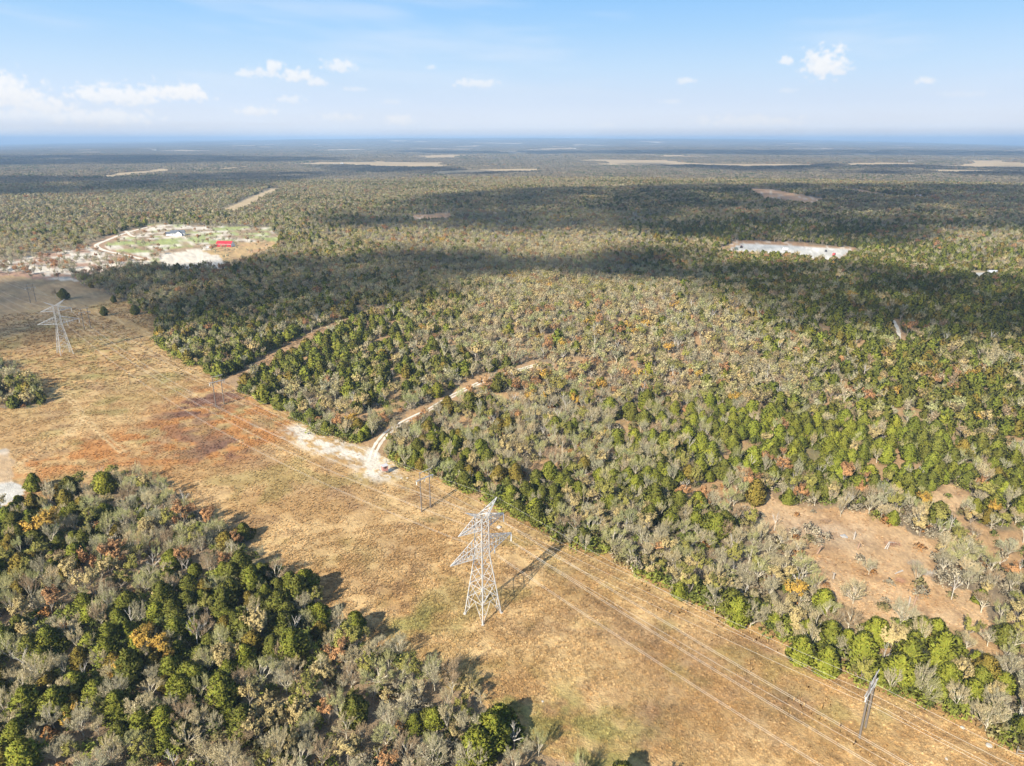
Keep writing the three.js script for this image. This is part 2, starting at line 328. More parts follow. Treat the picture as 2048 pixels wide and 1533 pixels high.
// ------------------------------------------------------------------ small helpers to make things
const used = new Map();
const numbered = (n) => { const k = used.get(n) ?? 0; used.set(n, k + 1); return k ? n + '_' + String(k).padStart(3, '0') : n; };
function tag(o, label, category, group, kind) { if (label) o.userData.label = label; if (category) o.userData.category = category; if (group) o.userData.group = group; if (kind) o.userData.kind = kind; return o; }
function base(name, x, y, z, turn = 0) { const g = new THREE.Group(); g.name = numbered(name); g.position.set(x, y, z); g.rotation.y = turn; scene.add(g); return g; }
function part(parent, name, geo, mat, place) { const m = new THREE.Mesh(geo, mat); m.name = name; m.castShadow = m.receiveShadow = true; if (place) place(m); parent.add(m); return m; }
const std = (r, g, b, rough = .9, more = {}) => { const m = new THREE.MeshStandardMaterial({ roughness: rough, ...more }); m.color.setRGB(r, g, b); return m; };
class GB {                                                      // collects triangles with their own colours and normals
  constructor() { this.p = []; this.n = []; this.c = []; this.i = []; }
  v(x, y, z, nx, ny, nz, c) { this.p.push(x, y, z); this.n.push(nx, ny, nz); this.c.push(c[0], c[1], c[2]); return this.p.length / 3 - 1; }
  tube(a, b, ra, rb, sides, c) {
    const d = V().subVectors(b, a), l = d.length(); if (l < 1e-6) return; d.divideScalar(l);
    const u = Math.abs(d.y) < .9 ? V(0, 1, 0) : V(1, 0, 0); u.cross(d).normalize(); const w = V().crossVectors(d, u);
    const s = this.p.length / 3;
    for (let k = 0; k < sides; k++) {
      const t = k / sides * Math.PI * 2, nx = u.x * Math.cos(t) + w.x * Math.sin(t), ny = u.y * Math.cos(t) + w.y * Math.sin(t), nz = u.z * Math.cos(t) + w.z * Math.sin(t);
      this.v(a.x + nx * ra, a.y + ny * ra, a.z + nz * ra, nx, ny, nz, c); this.v(b.x + nx * rb, b.y + ny * rb, b.z + nz * rb, nx, ny, nz, c);
    }
    for (let k = 0; k < sides; k++) { const q = s + 2 * k, r = s + 2 * ((k + 1) % sides); this.i.push(q, r, q + 1, q + 1, r, r + 1); }
  }
  tri(a, b, c, n, col) {                                        // wound so that its face looks the way its normal does
    if ((b.y - a.y) * (c.z - a.z) * n.x - (b.z - a.z) * (c.y - a.y) * n.x + ((b.z - a.z) * (c.x - a.x) - (b.x - a.x) * (c.z - a.z)) * n.y + ((b.x - a.x) * (c.y - a.y) - (b.y - a.y) * (c.x - a.x)) * n.z < 0) [b, c] = [c, b];
    const k = this.v(a.x, a.y, a.z, n.x, n.y, n.z, col); this.v(b.x, b.y, b.z, n.x, n.y, n.z, col); this.v(c.x, c.y, c.z, n.x, n.y, n.z, col); this.i.push(k, k + 1, k + 2); }
  build() {
    const g = new THREE.BufferGeometry();
    g.setAttribute('position', new THREE.Float32BufferAttribute(this.p, 3)); g.setAttribute('normal', new THREE.Float32BufferAttribute(this.n, 3)); g.setAttribute('color', new THREE.Float32BufferAttribute(this.c, 3)); g.setIndex(this.i);
    return g;
  }
}

// ------------------------------------------------------------------ the ground sheet
function detailTexture(size, make) {
  const d = new Uint8Array(size * size * 4);
  for (let y = 0; y < size; y++) for (let x = 0; x < size; x++) { const c = make(x / size, y / size), o = (y * size + x) * 4; for (let k = 0; k < 3; k++) d[o + k] = Math.max(0, Math.min(255, c[k] * 255)); d[o + 3] = 255; }
  const t = new THREE.DataTexture(d, size, size, THREE.RGBAFormat);
  t.wrapS = t.wrapT = THREE.RepeatWrapping; t.magFilter = THREE.LinearFilter; t.needsUpdate = true;
  return t;
}
function tileNoise(u, v, n, k) {                                // value noise that repeats after n cells
  const x = u * n, y = v * n, i = Math.floor(x), j = Math.floor(y), fx = x - i, fy = y - j, s = fx * fx * (3 - 2 * fx), t = fy * fy * (3 - 2 * fy), h = (a, b) => hash2(a % n, b % n, k);
  return lerp(lerp(h(i, j), h(i + 1, j), s), lerp(h(i, j + 1), h(i + 1, j + 1), s), t);
}
const grain = detailTexture(1024, (u, v) => { const a = tileNoise(u, v, 24, 1), b = tileNoise(u, v, 61, 2), c = tileNoise(u, v, 190, 3), d = tileNoise(u, v, 420, 4), s = .62 + .12 * a + .16 * b + .26 * c + .2 * d - .12; return [s, s * (.98 + .04 * b), s * (.93 + .12 * c)]; });
const relief = detailTexture(1024, (u, v) => { const b = tileNoise(u, v, 61, 2), c = tileNoise(u, v, 150, 3), s = .2 + .35 * b + .45 * c * c; return [s, s, s]; });
{
  const angles = [], radii = [];
  for (let a = -180; a < -50; a += 5) angles.push(a);
  for (let a = -50; a <= 50; a += .155) angles.push(a);
  for (let a = 55; a < 180; a += 5) angles.push(a);
  radii.push(1, 30, 60);
  for (let e = 55; e > 3; e -= .115) radii.push(EYE / Math.tan(e * Math.PI / 180));
  for (let e = 3; e > .9; e -= .055) radii.push(EYE / Math.tan(e * Math.PI / 180));
  for (let q = 7900; q < 29500; q *= 1.022) radii.push(q);
  radii.push(29500);
  const N = angles.length, p = [], c = [], uv = [], ix = [];
  for (const q of radii) for (const a of angles) {
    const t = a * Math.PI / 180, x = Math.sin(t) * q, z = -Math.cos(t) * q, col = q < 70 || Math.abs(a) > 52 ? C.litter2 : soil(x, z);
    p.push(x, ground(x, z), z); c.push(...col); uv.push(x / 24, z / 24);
  }
  for (let j = 0; j < radii.length - 1; j++) for (let i = 0; i < N; i++) { const k = (i + 1) % N, A = j * N + i, B = j * N + k, D = A + N, E = B + N; ix.push(A, B, D, B, E, D); }
  const g = new THREE.BufferGeometry();
  g.setAttribute('position', new THREE.Float32BufferAttribute(p, 3)); g.setAttribute('color', new THREE.Float32BufferAttribute(c, 3)); g.setAttribute('uv', new THREE.Float32BufferAttribute(uv, 2)); g.setIndex(ix);
  g.computeVertexNormals();
  const m = new THREE.MeshStandardMaterial({ vertexColors: true, roughness: 1, map: grain, bumpMap: relief, bumpScale: .22 });
  m.color.setRGB(1.15, 1.15, 1.15);
  const o = new THREE.Mesh(g, m); o.name = 'ground'; o.receiveShadow = true; scene.add(o);
  tag(o, 'rolling ground of dry grass, leaf litter and bare sand reaching to the horizon', 'ground', null, 'structure');
}
// sand tracks and roads: thin sheets a little above the ground, with ragged edges
const sandMat = new THREE.MeshStandardMaterial({ vertexColors: true, roughness: 1, map: grain });
sandMat.color.setRGB(1.25, 1.25, 1.25);
function strip(name, label, line, offsets, color, lift = .05, ragged = .35) {
  const gs = [];
  for (const [off, w] of offsets) {
    const p = [], c = [], uv = [], ix = [], n = line.q.length;
    for (let i = 0; i < n; i++) {
      const [x, z] = line.q[i], a = line.q[Math.max(0, i - 1)], b = line.q[Math.min(n - 1, i + 1)], l = Math.hypot(b[0] - a[0], b[1] - a[1]) || 1, nx = -(b[1] - a[1]) / l, nz = (b[0] - a[0]) / l;
      const j = ragged * w, ww = w * (i === 0 || i === n - 1 ? .2 : 1), e0 = off - ww / 2 - j * (noise(x / 1.7, z / 1.7, 31) - .5), e1 = off + ww / 2 + j * (noise(x / 1.9, z / 1.9, 32) - .5);
      for (let k = 0; k <= 2; k++) { const e = lerp(e0, e1, k / 2), X = x + nx * e, Z = z + nz * e, s = .8 + .4 * noise(X / 2.2, Z / 2.2, 35); p.push(X, ground(X, Z) + lift, Z); c.push(color[0] * s, color[1] * s, color[2] * s); uv.push(X / 24, Z / 24); }
    }
    for (let i = 0; i < n - 1; i++) for (let k = 0; k < 2; k++) { const A = i * 3 + k, B = A + 1, D = A + 3, E = D + 1; ix.push(A, D, B, B, D, E); }
    const g = new THREE.BufferGeometry();
    g.setAttribute('position', new THREE.Float32BufferAttribute(p, 3)); g.setAttribute('color', new THREE.Float32BufferAttribute(c, 3)); g.setAttribute('uv', new THREE.Float32BufferAttribute(uv, 2)); g.setIndex(ix); g.computeVertexNormals();
    if (g.attributes.normal.getY(4) < 0) { g.setIndex(ix.map((_, q) => ix[q - (q % 3) + [0, 2, 1][q % 3]])); g.computeVertexNormals(); }
    gs.push(g);
  }
  const o = new THREE.Mesh(mergeGeometries(gs), sandMat); o.name = name; o.receiveShadow = true; scene.add(o);
  return tag(o, label, 'track', null, 'structure');
}
strip('sand_track', 'white two-rut sand track running from the grass strip up into the wood', TRACK, [[-1.0, 1.3], [1.0, 1.3]], C.sand);
strip('sand_track_001', 'short bend of white sand track between trees far right', TRACK_2, [[0, 2.3]], C.sand, .05, .3);
strip('lane', 'pale sand lane bending round the left corner of the homestead', LANE, [[0, 5.2]], C.sand, .06, .15);
strip('driveway', 'pale driveway from the lane to the dark-roofed house', DRIVE, [[0, 4]], C.sand, .07, .2);
strip('road', 'thin pale road through the far shaded wood', ROAD_FAR, [[0, 9]], [.62, .56, .5], .1, .1);
strip('lane_001', 'pale lane behind the trees near the right house', LANE_RIGHT, [[0, 3.6]], C.sand, .06, .2);

// ------------------------------------------------------------------ trees: prototypes
const R3 = (r) => { let v; do { v = V(r() * 2 - 1, r() * 2 - 1, r() * 2 - 1); } while (v.lengthSq() > 1 || v.lengthSq() < .01); return v.normalize(); };
// wood of a broadleaf tree of height 1..; returns tips for leaves. rich: how fine
function broadleaf(seed, o) {
  const r = rng(seed), wood = new GB(), twig = new GB(), tips = [], H = o.h, Rr = o.r;
  const bark = [1, 1, 1];
  const start = V(0, -.3, 0), lean = V((r() - .5) * .22, 1, (r() - .5) * .22).normalize(), fork = H * (o.fork ?? .26), rad = o.rad ?? H * .022;
  const p1 = start.clone().addScaledVector(lean, fork + .3);
  wood.tube(start, p1, rad * 1.25, rad * .95, 6, bark);
  const grow = (p, d, len, ra, level) => {
    const out = level >= o.levels, gb = level >= o.woodLevels ? twig : wood, shade = level >= o.woodLevels ? .82 + .36 * r() : .9 + .2 * r(), c = [shade, shade, shade];
    const bend = V((r() - .5), (r() - .25) * .7, (r() - .5)).multiplyScalar(.45), d2 = d.clone().add(bend).normalize();
    const a = p.clone().addScaledVector(d, len * .5), b = a.clone().addScaledVector(d2, len * .5), sides = level <= 1 ? 5 : 3;
    gb.tube(p, a, ra, ra * .8, sides, c); gb.tube(a, b, ra * .8, out ? ra * .35 : ra * .62, sides, c);
    if (out) { tips.push([a, d2], [b, d2]); return; }
    const n = o.kids[level];
    for (let k = 0; k < n; k++) {
      const at = k === 0 ? b : p.clone().lerp(b, .35 + .62 * r()).lerp(b, .2), az = r() * 6.283, sp = o.spread * (k === 0 ? .45 : 1) * (.6 + .7 * r());
      const side = V(Math.cos(az), 0, Math.sin(az)), nd = (k === 0 ? d2 : d).clone().addScaledVector(side, sp).add(V(0, o.up * (.5 + r()), 0));
      const cen = V(at.x, 0, at.z); if (cen.lengthSq() > .01) nd.addScaledVector(cen.normalize(), .18);
      nd.normalize();
      grow(at, nd, len * (o.shrink ?? .72) * (.75 + .5 * r()), Math.max(ra * .58, o.minR), level + 1);
    }
  };
  const limbs = o.limbs;
  for (let k = 0; k < limbs; k++) {
    const az = (k + r() * .7) / limbs * 6.283, tilt = k === 0 ? .15 : .45 + .6 * r(), d = V(Math.cos(az) * Math.sin(tilt), Math.cos(tilt), Math.sin(az) * Math.sin(tilt));
    const from = start.clone().lerp(p1, k === 0 ? 1 : .72 + .28 * r());
    grow(from, d.normalize(), H * o.first * (.8 + .4 * r()), rad * (k === 0 ? .8 : .62), 0);
  }
  // fit into the wanted height and crown radius
  let my = 0, mr = 0; for (const [t] of tips) { my = Math.max(my, t.y); mr = Math.max(mr, Math.hypot(t.x, t.z)); }
  const sy = H / my, sr = Rr / mr;
  for (const g of [wood, twig]) for (let i = 0; i < g.p.length; i += 3) { g.p[i] *= sr; g.p[i + 1] *= sy; g.p[i + 2] *= sr; }
  for (const t of tips) { t[0] = V(t[0].x * sr, t[0].y * sy, t[0].z * sr); }
  return { wood, twig, tips, r };
}
function leaves(gb, tips, r, n, size, H, Rr, tone = .3) {          // small leaf sprays round twig ends, shaded by their place in the crown
  const mid = V(0, H * .55, 0);
  for (let k = 0; k < n; k++) {
    const [t] = tips[Math.floor(r() * tips.length)], c = t.clone().addScaledVector(R3(r), size * 1.6 * r()), d = R3(r), e = R3(r), s = size * (.6 + .8 * r());
    const radial = c.clone().sub(mid); radial.y *= 1.2; radial.normalize();
    const n1 = V().crossVectors(d, e).normalize(); if (n1.dot(radial) < 0) n1.negate();
    n1.lerp(radial, .55).normalize();
    const q = 1 - tone + tone * 2 * r();
    gb.tri(c.clone().addScaledVector(d, s), c.clone().addScaledVector(e, s), c.clone().addScaledVector(d.clone().add(e), -s * .5), n1, [q, q, q]);
  }
}
function conifer(seed, o) {                                     // juniper: an uneven cone or egg of dense sprays round a dark middle
  const r = rng(seed), wood = new GB(), crown = new GB(), H = o.h, R0 = o.r, k1 = r() * 9;
  wood.tube(V(0, -.3, 0), V(0, H * .8, 0), H * .022, .03, 5, [1, 1, 1]);
  const prof = (t) => Math.pow(Math.max(0, Math.sin(Math.PI * Math.pow(Math.min(1, t * .93 + .07), o.shape))), .62) * (1 - .35 * t);
  const lobe = (t, a) => .64 + .68 * noise(a * 1.27 + k1, t * 5, seed) + .12 * Math.sin(a * 3 + t * 9 + k1);
  const lobe2 = (t, a) => { const u = (a / 6.28318 + 2) % 1; return lerp(lobe(t, u * 6.283), lobe(t, u * 6.283 - 6.283), sstep(.8, 1, u)); };
  // dark core
  const rows = o.core ?? 6, cols = 8, c0 = crown.p.length / 3;
  for (let j = 0; j <= rows; j++) for (let i = 0; i <= cols; i++) { const t = j / rows, a = i / cols * 6.28318, q = R0 * prof(t) * lobe2(t, a) * .62; crown.v(Math.cos(a) * q, H * (.06 + .9 * t), Math.sin(a) * q, Math.cos(a), .4, Math.sin(a), [.85, .85, .75]); }
  for (let j = 0; j < rows; j++) for (let i = 0; i < cols; i++) { const A = c0 + j * (cols + 1) + i, B = A + 1, D = A + cols + 1, E = D + 1; crown.i.push(A, D, B, B, D, E); }
  for (let k = 0; k < o.n; k++) {
    const t = Math.pow(r(), 1.15), a = r() * 6.28318, f = .66 + .44 * Math.sqrt(r()), q = R0 * prof(t) * lobe2(t, a) * f;
    const c = V(Math.cos(a) * q, H * (.05 + .95 * t), Math.sin(a) * q), out = V(Math.cos(a), .35 + .5 * t, Math.sin(a)).normalize();
    const up = out.clone().addScaledVector(R3(r), .7).add(V(0, .35, 0)).normalize(), side = V().crossVectors(up, R3(r)).normalize(), s = o.s * (.6 + .8 * r());
    const n1 = out.clone().addScaledVector(R3(r), .45).normalize(), tone = .74 + .5 * noise(t * 7 + k1, a * 2, seed + 3) + .28 * (r() - .5) + (f > .98 ? .12 : 0), col = [tone * (1 + .2 * (r() - .4)), tone, tone * .95];
    const tip = c.clone().addScaledVector(up, s * 1.25);
    crown.tri(c.clone().addScaledVector(side, s * .55), tip, c.clone().addScaledVector(side, -s * .55), n1, col);
    if (o.n < 1500) continue;
    const side2 = V().crossVectors(up, side).normalize();
    crown.tri(c.clone().addScaledVector(side2, s * .5), tip, c.clone().addScaledVector(side2, -s * .5), n1, col);
  }
  return { wood, crown };
}
const NEAR = 0, MID = 1, FARR = 2;
const KINDS = {
  juniper: { wood: [.16, .12, .09], make: (s, l) => { const r = rng(s * 77 + 5), q = conifer(s, { h: 6.4 + 2 * r(), r: 2.8 + 1.0 * r(), shape: .62 + .45 * r(), n: [1700, 420, 95][l], s: [.46, .85, 1.5][l], core: [9, 7, 5][l] }); return { wood: q.wood.build(), crown: q.crown.build() }; } },
  bare: { wood: [.48, .43, .33], make: (s, l) => {
    const r = rng(s * 91 + 2), H = 6.8 + 3.2 * r(), Rr = 3.1 + 1.9 * r();
    const o = [{ levels: 4, woodLevels: 3, kids: [3, 4, 4, 6], minR: .026, limbs: 6 }, { levels: 3, woodLevels: 2, kids: [3, 4, 5], minR: .045, limbs: 6 }, { levels: 2, woodLevels: 1, kids: [4, 5], minR: .09, limbs: 5 }][l];
    const b = broadleaf(s, { h: H, r: Rr, spread: .6 + .5 * r(), up: .04 + .22 * r(), fork: .14 + .26 * r(), first: .24 + .12 * r(), rad: .2 + .09 * r(), ...o });
    leaves(b.twig, b.tips, b.r, [420, 240, 80][l], [.13, .38, .95][l], H, Rr, .25);
    return { wood: b.wood.build(), crown: b.twig.build() };
  } },
  leafy: { wood: [.26, .22, .18], make: (s, l) => {
    const r = rng(s * 57 + 8), H = 7.2 + 1.8 * r(), Rr = 3.2 + .9 * r();
    const o = [{ levels: 3, woodLevels: 9, kids: [3, 3, 4], minR: .03, limbs: 5 }, { levels: 2, woodLevels: 9, kids: [3, 4], minR: .05, limbs: 5 }, { levels: 1, woodLevels: 9, kids: [4], minR: .09, limbs: 4 }][l];
    const b = broadleaf(s, { h: H, r: Rr, spread: .65 + .35 * r(), up: .1 + .15 * r(), fork: .16 + .2 * r(), first: .32, rad: .19, ...o }), g = new GB();
    leaves(g, b.tips, b.r, [2300, 420, 90][l], [.27, .5, 1.05][l], H, Rr, .3);
    return { wood: b.wood.build(), crown: g.build() };
  } },
  dead: { wood: [.55, .51, .46], make: (s, l) => {
    const r = rng(s * 31 + 4), H = 7 + 2.5 * r(), b = broadleaf(s, { h: H, r: 2 + 1.2 * r(), spread: .8, up: .1, first: .3, rad: .17, fork: .42, levels: l ? 1 : 2, woodLevels: 1, kids: [3, 3], minR: l ? .07 : .05, limbs: 4 });
    return { wood: b.wood.build(), crown: b.twig.build() };
  } },
};
const VARIANTS = 4;
for (const [k, d] of Object.entries(KINDS)) {
  d.geo = [0, 1, 2].map((l) => Array.from({ length: l === 0 ? 9 : VARIANTS }, (_, i) => d.make(100 + i * 7 + k.length * 13, l)));
}
const woodWhite = new THREE.MeshStandardMaterial({ vertexColors: true, roughness: 1 }), leafWhite = new THREE.MeshPhysicalMaterial({ vertexColors: true, roughness: 1, transmission: .1, thickness: 0, specularIntensity: .3 });
leafWhite.side = woodWhite.side = THREE.DoubleSide;

// ------------------------------------------------------------------ looks: the colours one kind of tree can have
const LOOKS = {
  dark_juniper: { kind: 'juniper', name: 'juniper_tree', cat: 'juniper', say: 'dark green juniper', c: [.125, .132, .028] },
  green_juniper: { kind: 'juniper', name: 'juniper_tree', cat: 'juniper', say: 'mid green juniper', c: [.155, .168, .028] },
  bright_juniper: { kind: 'juniper', name: 'juniper_tree', cat: 'juniper', say: 'bright yellow-green juniper', c: [.19, .205, .03] },
  bronze_juniper: { kind: 'juniper', name: 'juniper_tree', cat: 'juniper', say: 'bronze-tinted juniper', c: [.19, .15, .034] },
  grey_oak: { kind: 'bare', name: 'bare_tree', cat: 'bare tree', say: 'leafless grey tree', c: [.44, .39, .25] },
  pale_oak: { kind: 'bare', name: 'bare_tree', cat: 'bare tree', say: 'leafless pale tan tree', c: [.52, .435, .255] },
  mossy_oak: { kind: 'bare', name: 'bare_tree', cat: 'bare tree', say: 'leafless lichen-green tree', c: [.42, .40, .18] },
  brown_oak: { kind: 'bare', name: 'bare_tree', cat: 'bare tree', say: 'leafless brownish tree', c: [.38, .28, .17] },
  rust_oak: { kind: 'leafy', name: 'oak_tree', cat: 'oak', say: 'rust-orange oak', c: [.40, .22, .10] },
  gold_oak: { kind: 'leafy', name: 'oak_tree', cat: 'oak', say: 'golden brown oak', c: [.42, .265, .055] },
  olive_oak: { kind: 'leafy', name: 'oak_tree', cat: 'oak', say: 'olive green oak', c: [.25, .23, .06] },
  tan_oak: { kind: 'leafy', name: 'oak_tree', cat: 'oak', say: 'faded tan oak', c: [.40, .315, .145] },
  snag: { kind: 'dead', name: 'dead_tree', cat: 'dead tree', say: 'bleached white dead tree', c: [.55, .51, .46] },
};
function chooseLook(x, z, r) {
  const g = evergreen(x, z), q = r(), near = Math.hypot(x, z);
  if (q < Math.max(.03, Math.min(.9, g))) {
    const b = fbm(x / 40, z / 40, 2, 101), t = r();
    const young = sumOf(YOUNG, x, z);
    if (t < young) return r() < .8 ? 'bright_juniper' : 'green_juniper';
    return t < .12 + .1 * b ? 'bronze_juniper' : t < .55 ? 'dark_juniper' : t < .93 ? 'green_juniper' : 'bright_juniper';
  }
  const t = r(), rusty = .025 + .13 * sstep(.56, .72, fbm(x / 70, z / 70, 3, 103)), tan = near > 330 ? .2 : .1;
  if (t < rusty) return r() < .72 ? 'rust_oak' : 'gold_oak';
  if (t < rusty + .1) return 'olive_oak';
  if (t < rusty + .1 + tan) return 'tan_oak';
  if (t < rusty + .1 + tan + .05) return near < 520 ? 'snag' : 'pale_oak';
  const u = r(), m = fbm(x / 60, z / 60, 2, 107);
  return u < .34 ? 'grey_oak' : u < .40 + .45 * m ? 'mossy_oak' : u < .86 ? 'pale_oak' : 'brown_oak';
}
const YOUNG = [[1700, 1310, 260, .9], [1150, 1080, 200, .2], [1450, 900, 250, .14], [1000, 1480, 130, .6], [1750, 900, 150, .15], [1400, 760, 300, .15]].map(blob);

// where trees stand
const plants = [];
const seen = (x, y, z) => { const d = -(y - EYE) * sp - z * cp, u = (y - EYE) * cp - z * sp; return d <= 0 ? null : [1024 + FOC * x / d, 766.5 - FOC * u / d, d]; };
const standing = [];                                            // trees placed by hand: [px, py, look, scale, label]
function plantGrid(cell, r0, r1, level) {
  const reach = r1, n = Math.ceil(reach / cell);
  for (let j = Math.floor(-20 / cell); j <= n; j++) for (let i = -n; i <= n; i++) {
    const rx = hash2(i, j, 200 + level), rz = hash2(i, j, 210 + level), x = (i + rx * .95) * cell, z = -(j + rz * .95) * cell, q = Math.hypot(x, z);
    if (q < r0 || q >= r1 || -z < 60) continue;
    const s = seen(x, 5, z), marg = 60 + 26000 / q;
    if (!s || s[0] < -marg || s[0] > 2048 + marg || s[1] > 1533 + 420) continue;
    const use = landUse(x, z);
    if (use === 'homestead') { if (hash2(i, j, 220) > .12) continue; } else if (use === 'sandfield') { if (hash2(i, j, 220) > .2) continue; } else if (use === 'clearing') { if (hash2(i, j, 221) > .03) continue; } else if (use !== 'wood') continue;
    if (q < 1500 && use === 'wood' && hash2(i, j, 230) < .05 + (inside(LEFT_WOOD, x, z) ? .12 : .6) * sstep(.52, .7, fbm(x / 19 + 31, z / 19, 3, 69))) continue;
    const r = rng(i * 7919 + j * 104729 + level * 31);
    let look = chooseLook(x, z, r);
    if (use === 'homestead' || use === 'sandfield') look = r() < .8 ? 'grey_oak' : 'rust_oak';
    plants.push({ x, z, look, s: (.5 + .42 * r() + .4 * r() * r()) * (use === 'homestead' ? .8 : 1), t: r() * 6.283, d: q, px: s[0], py: s[1] });
  }
}
plantGrid(4.3, 60, 900, 0);
plantGrid(6.4, 900, 2500, 1);

// ------------------------------------------------------------------ plant them: the nearest 300 of each kind one by one, the rest as woodland
const treeName = { juniper: 'juniper_tree', bare: 'bare_tree', leafy: 'oak_tree', dead: 'dead_tree' };
const mats = {};
for (const [k, l] of Object.entries(LOOKS)) { const m = leafWhite.clone(); m.color.setRGB(...l.c); mats[k] = m; }
const woodMats = {};
for (const [k, d] of Object.entries(KINDS)) { const m = woodWhite.clone(); m.color.setRGB(...d.wood); woodMats[k] = m; }
const LANDMARKS = [['the near pylon', 967, 1226], ['the single pole pair behind the near pylon', 852, 1020], ['the pole pair at the lower right', 1726, 1468], ['the wooden blind', 770, 944], ['the mouth of the sand track', 752, 895], ['the upper end of the sand track', 1036, 741], ['the pole pair in the rusty grass', 440, 812], ['the far pylon', 128, 708],
  ['the sandy clearing', 1700, 1100], ['the white road at the left edge', 20, 960], ['the lower left corner', 60, 1500], ['the bottom edge tip of the grass strip', 1120, 1520], ['the far right bend of sand track', 1815, 700], ['the right edge of the clearing', 1990, 1130], ['the long gap in the wood', 640, 668]]
  .map(([n, x, y]) => [n, x, y, ...hit(x, y)]);
const ORDINAL = ['', 'second ', 'third ', 'fourth ', 'fifth ', 'sixth ', 'seventh ', 'eighth ', 'ninth ', 'tenth ', 'eleventh ', 'twelfth '];
function nearLandmark(p) {                                      // which landmark a tree stands by, and on which side of it
  let best = null, d = Infinity;
  for (const l of LANDMARKS) { const e = Math.hypot(p.x - l[3], p.z - l[4]); if (e < d) { d = e; best = l; } }
  const dx = p.px - best[1], dy = p.py - best[2], side = Math.abs(dx) > Math.abs(dy) * 1.3 ? (dx < 0 ? 'left of' : 'right of') : dy < 0 ? 'beyond' : 'in front of';
  return [side + ' ' + best[0], d];
}
const protos = new Map();
function tree(look, variant, x, z, s, t, label, group, sink = 0) {
  const L = LOOKS[look], key = look + variant;
  let g = protos.get(key);
  if (!g) {
    const geo = KINDS[L.kind].geo[NEAR][variant];
    g = new THREE.Group();
    part(g, 'trunk', geo.wood, woodMats[L.kind]);
    if (geo.crown.attributes.position.count) part(g, 'crown', geo.crown, mats[look]);
    protos.set(key, g);
  } else g = g.clone();
  g.name = numbered(L.name);
  g.position.set(x, ground(x, z) - sink, z); g.rotation.y = t; g.scale.setScalar(s);
  scene.add(g);
  return tag(g, label, L.cat, group);
}
const rest = [];
{
  plants.sort((a, b) => a.d - b.d);
  const count = {}, own = [], rank = new Map();
  for (const p of plants) {
    const kind = LOOKS[p.look].kind, inFrame = p.px > 8 && p.px < 2040 && p.py < 1520;
    if (p.d < 600 && inFrame && (count[kind] ?? 0) < (kind === 'dead' ? 80 : 270)) { count[kind] = (count[kind] ?? 0) + 1; own.push(p); } else rest.push(p);
  }
  for (const p of own) { [p.where, p.far] = nearLandmark(p); const k = p.look + p.where; if (!rank.has(k)) rank.set(k, []); rank.get(k).push(p); }
  for (const l of rank.values()) l.sort((a, b) => a.far - b.far).forEach((p, i) => { p.nth = i; });
  for (const p of own) {
    const L = LOOKS[p.look], r = rng(Math.floor(p.x * 131 + p.z * 17));
    tree(p.look, Math.floor(r() * 9), p.x, p.z, p.s, p.t, p.nth < 12 ? L.say + ', ' + ORDINAL[p.nth] + 'nearest, ' + p.where : L.say + ' farther off, ' + p.where, L.say + ' ' + p.where);
  }
  console.log('plants', plants.length, JSON.stringify(count));
}
function woodland(name, label, list, levelOf) {
  const root = new THREE.Group(); root.name = name; scene.add(root); tag(root, label, 'woodland', null, 'stuff');
  const buckets = new Map();
  for (const p of list) { const L = LOOKS[p.look], lv = levelOf(p), v = Math.floor(hash2(Math.floor(p.x * 3), Math.floor(p.z * 3), 9) * VARIANTS), key = L.kind + '|' + lv + '|' + v; if (!buckets.has(key)) buckets.set(key, []); buckets.get(key).push(p); }
  const m4 = new THREE.Matrix4(), q = new THREE.Quaternion(), col = new THREE.Color();
  for (const [key, ps] of buckets) {
    const [kind, lv, v] = key.split('|'), geo = KINDS[kind].geo[lv][v];
    for (const [nm, g, mat] of [['trunks', geo.wood, woodMats[kind]], ['crowns', geo.crown, leafWhite]]) {
      if (!g.attributes.position.count) continue;
      const im = new THREE.InstancedMesh(g, mat, ps.length); im.name = nm; im.castShadow = im.receiveShadow = true;
      ps.forEach((p, i) => {
        q.setFromAxisAngle(V(0, 1, 0), p.t); m4.compose(V(p.x, ground(p.x, p.z), p.z), q, V(p.s, p.s, p.s)); im.setMatrixAt(i, m4);
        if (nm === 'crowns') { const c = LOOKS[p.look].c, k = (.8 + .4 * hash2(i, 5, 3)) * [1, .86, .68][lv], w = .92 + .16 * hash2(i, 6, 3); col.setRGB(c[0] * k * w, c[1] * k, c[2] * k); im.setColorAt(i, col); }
      });
      root.add(im);
    }
  }
}
woodland('woodland', 'mixed grey bare trees and dark junipers covering the land behind the nearer trees', rest.filter((p) => p.d < 900), (p) => (p.d < 330 ? NEAR : MID));
woodland('far_woodland', 'hazy mixed woodland far off beyond the homestead and gravel pad', rest.filter((p) => p.d >= 900), (p) => (p.d < 1300 ? MID : FARR));

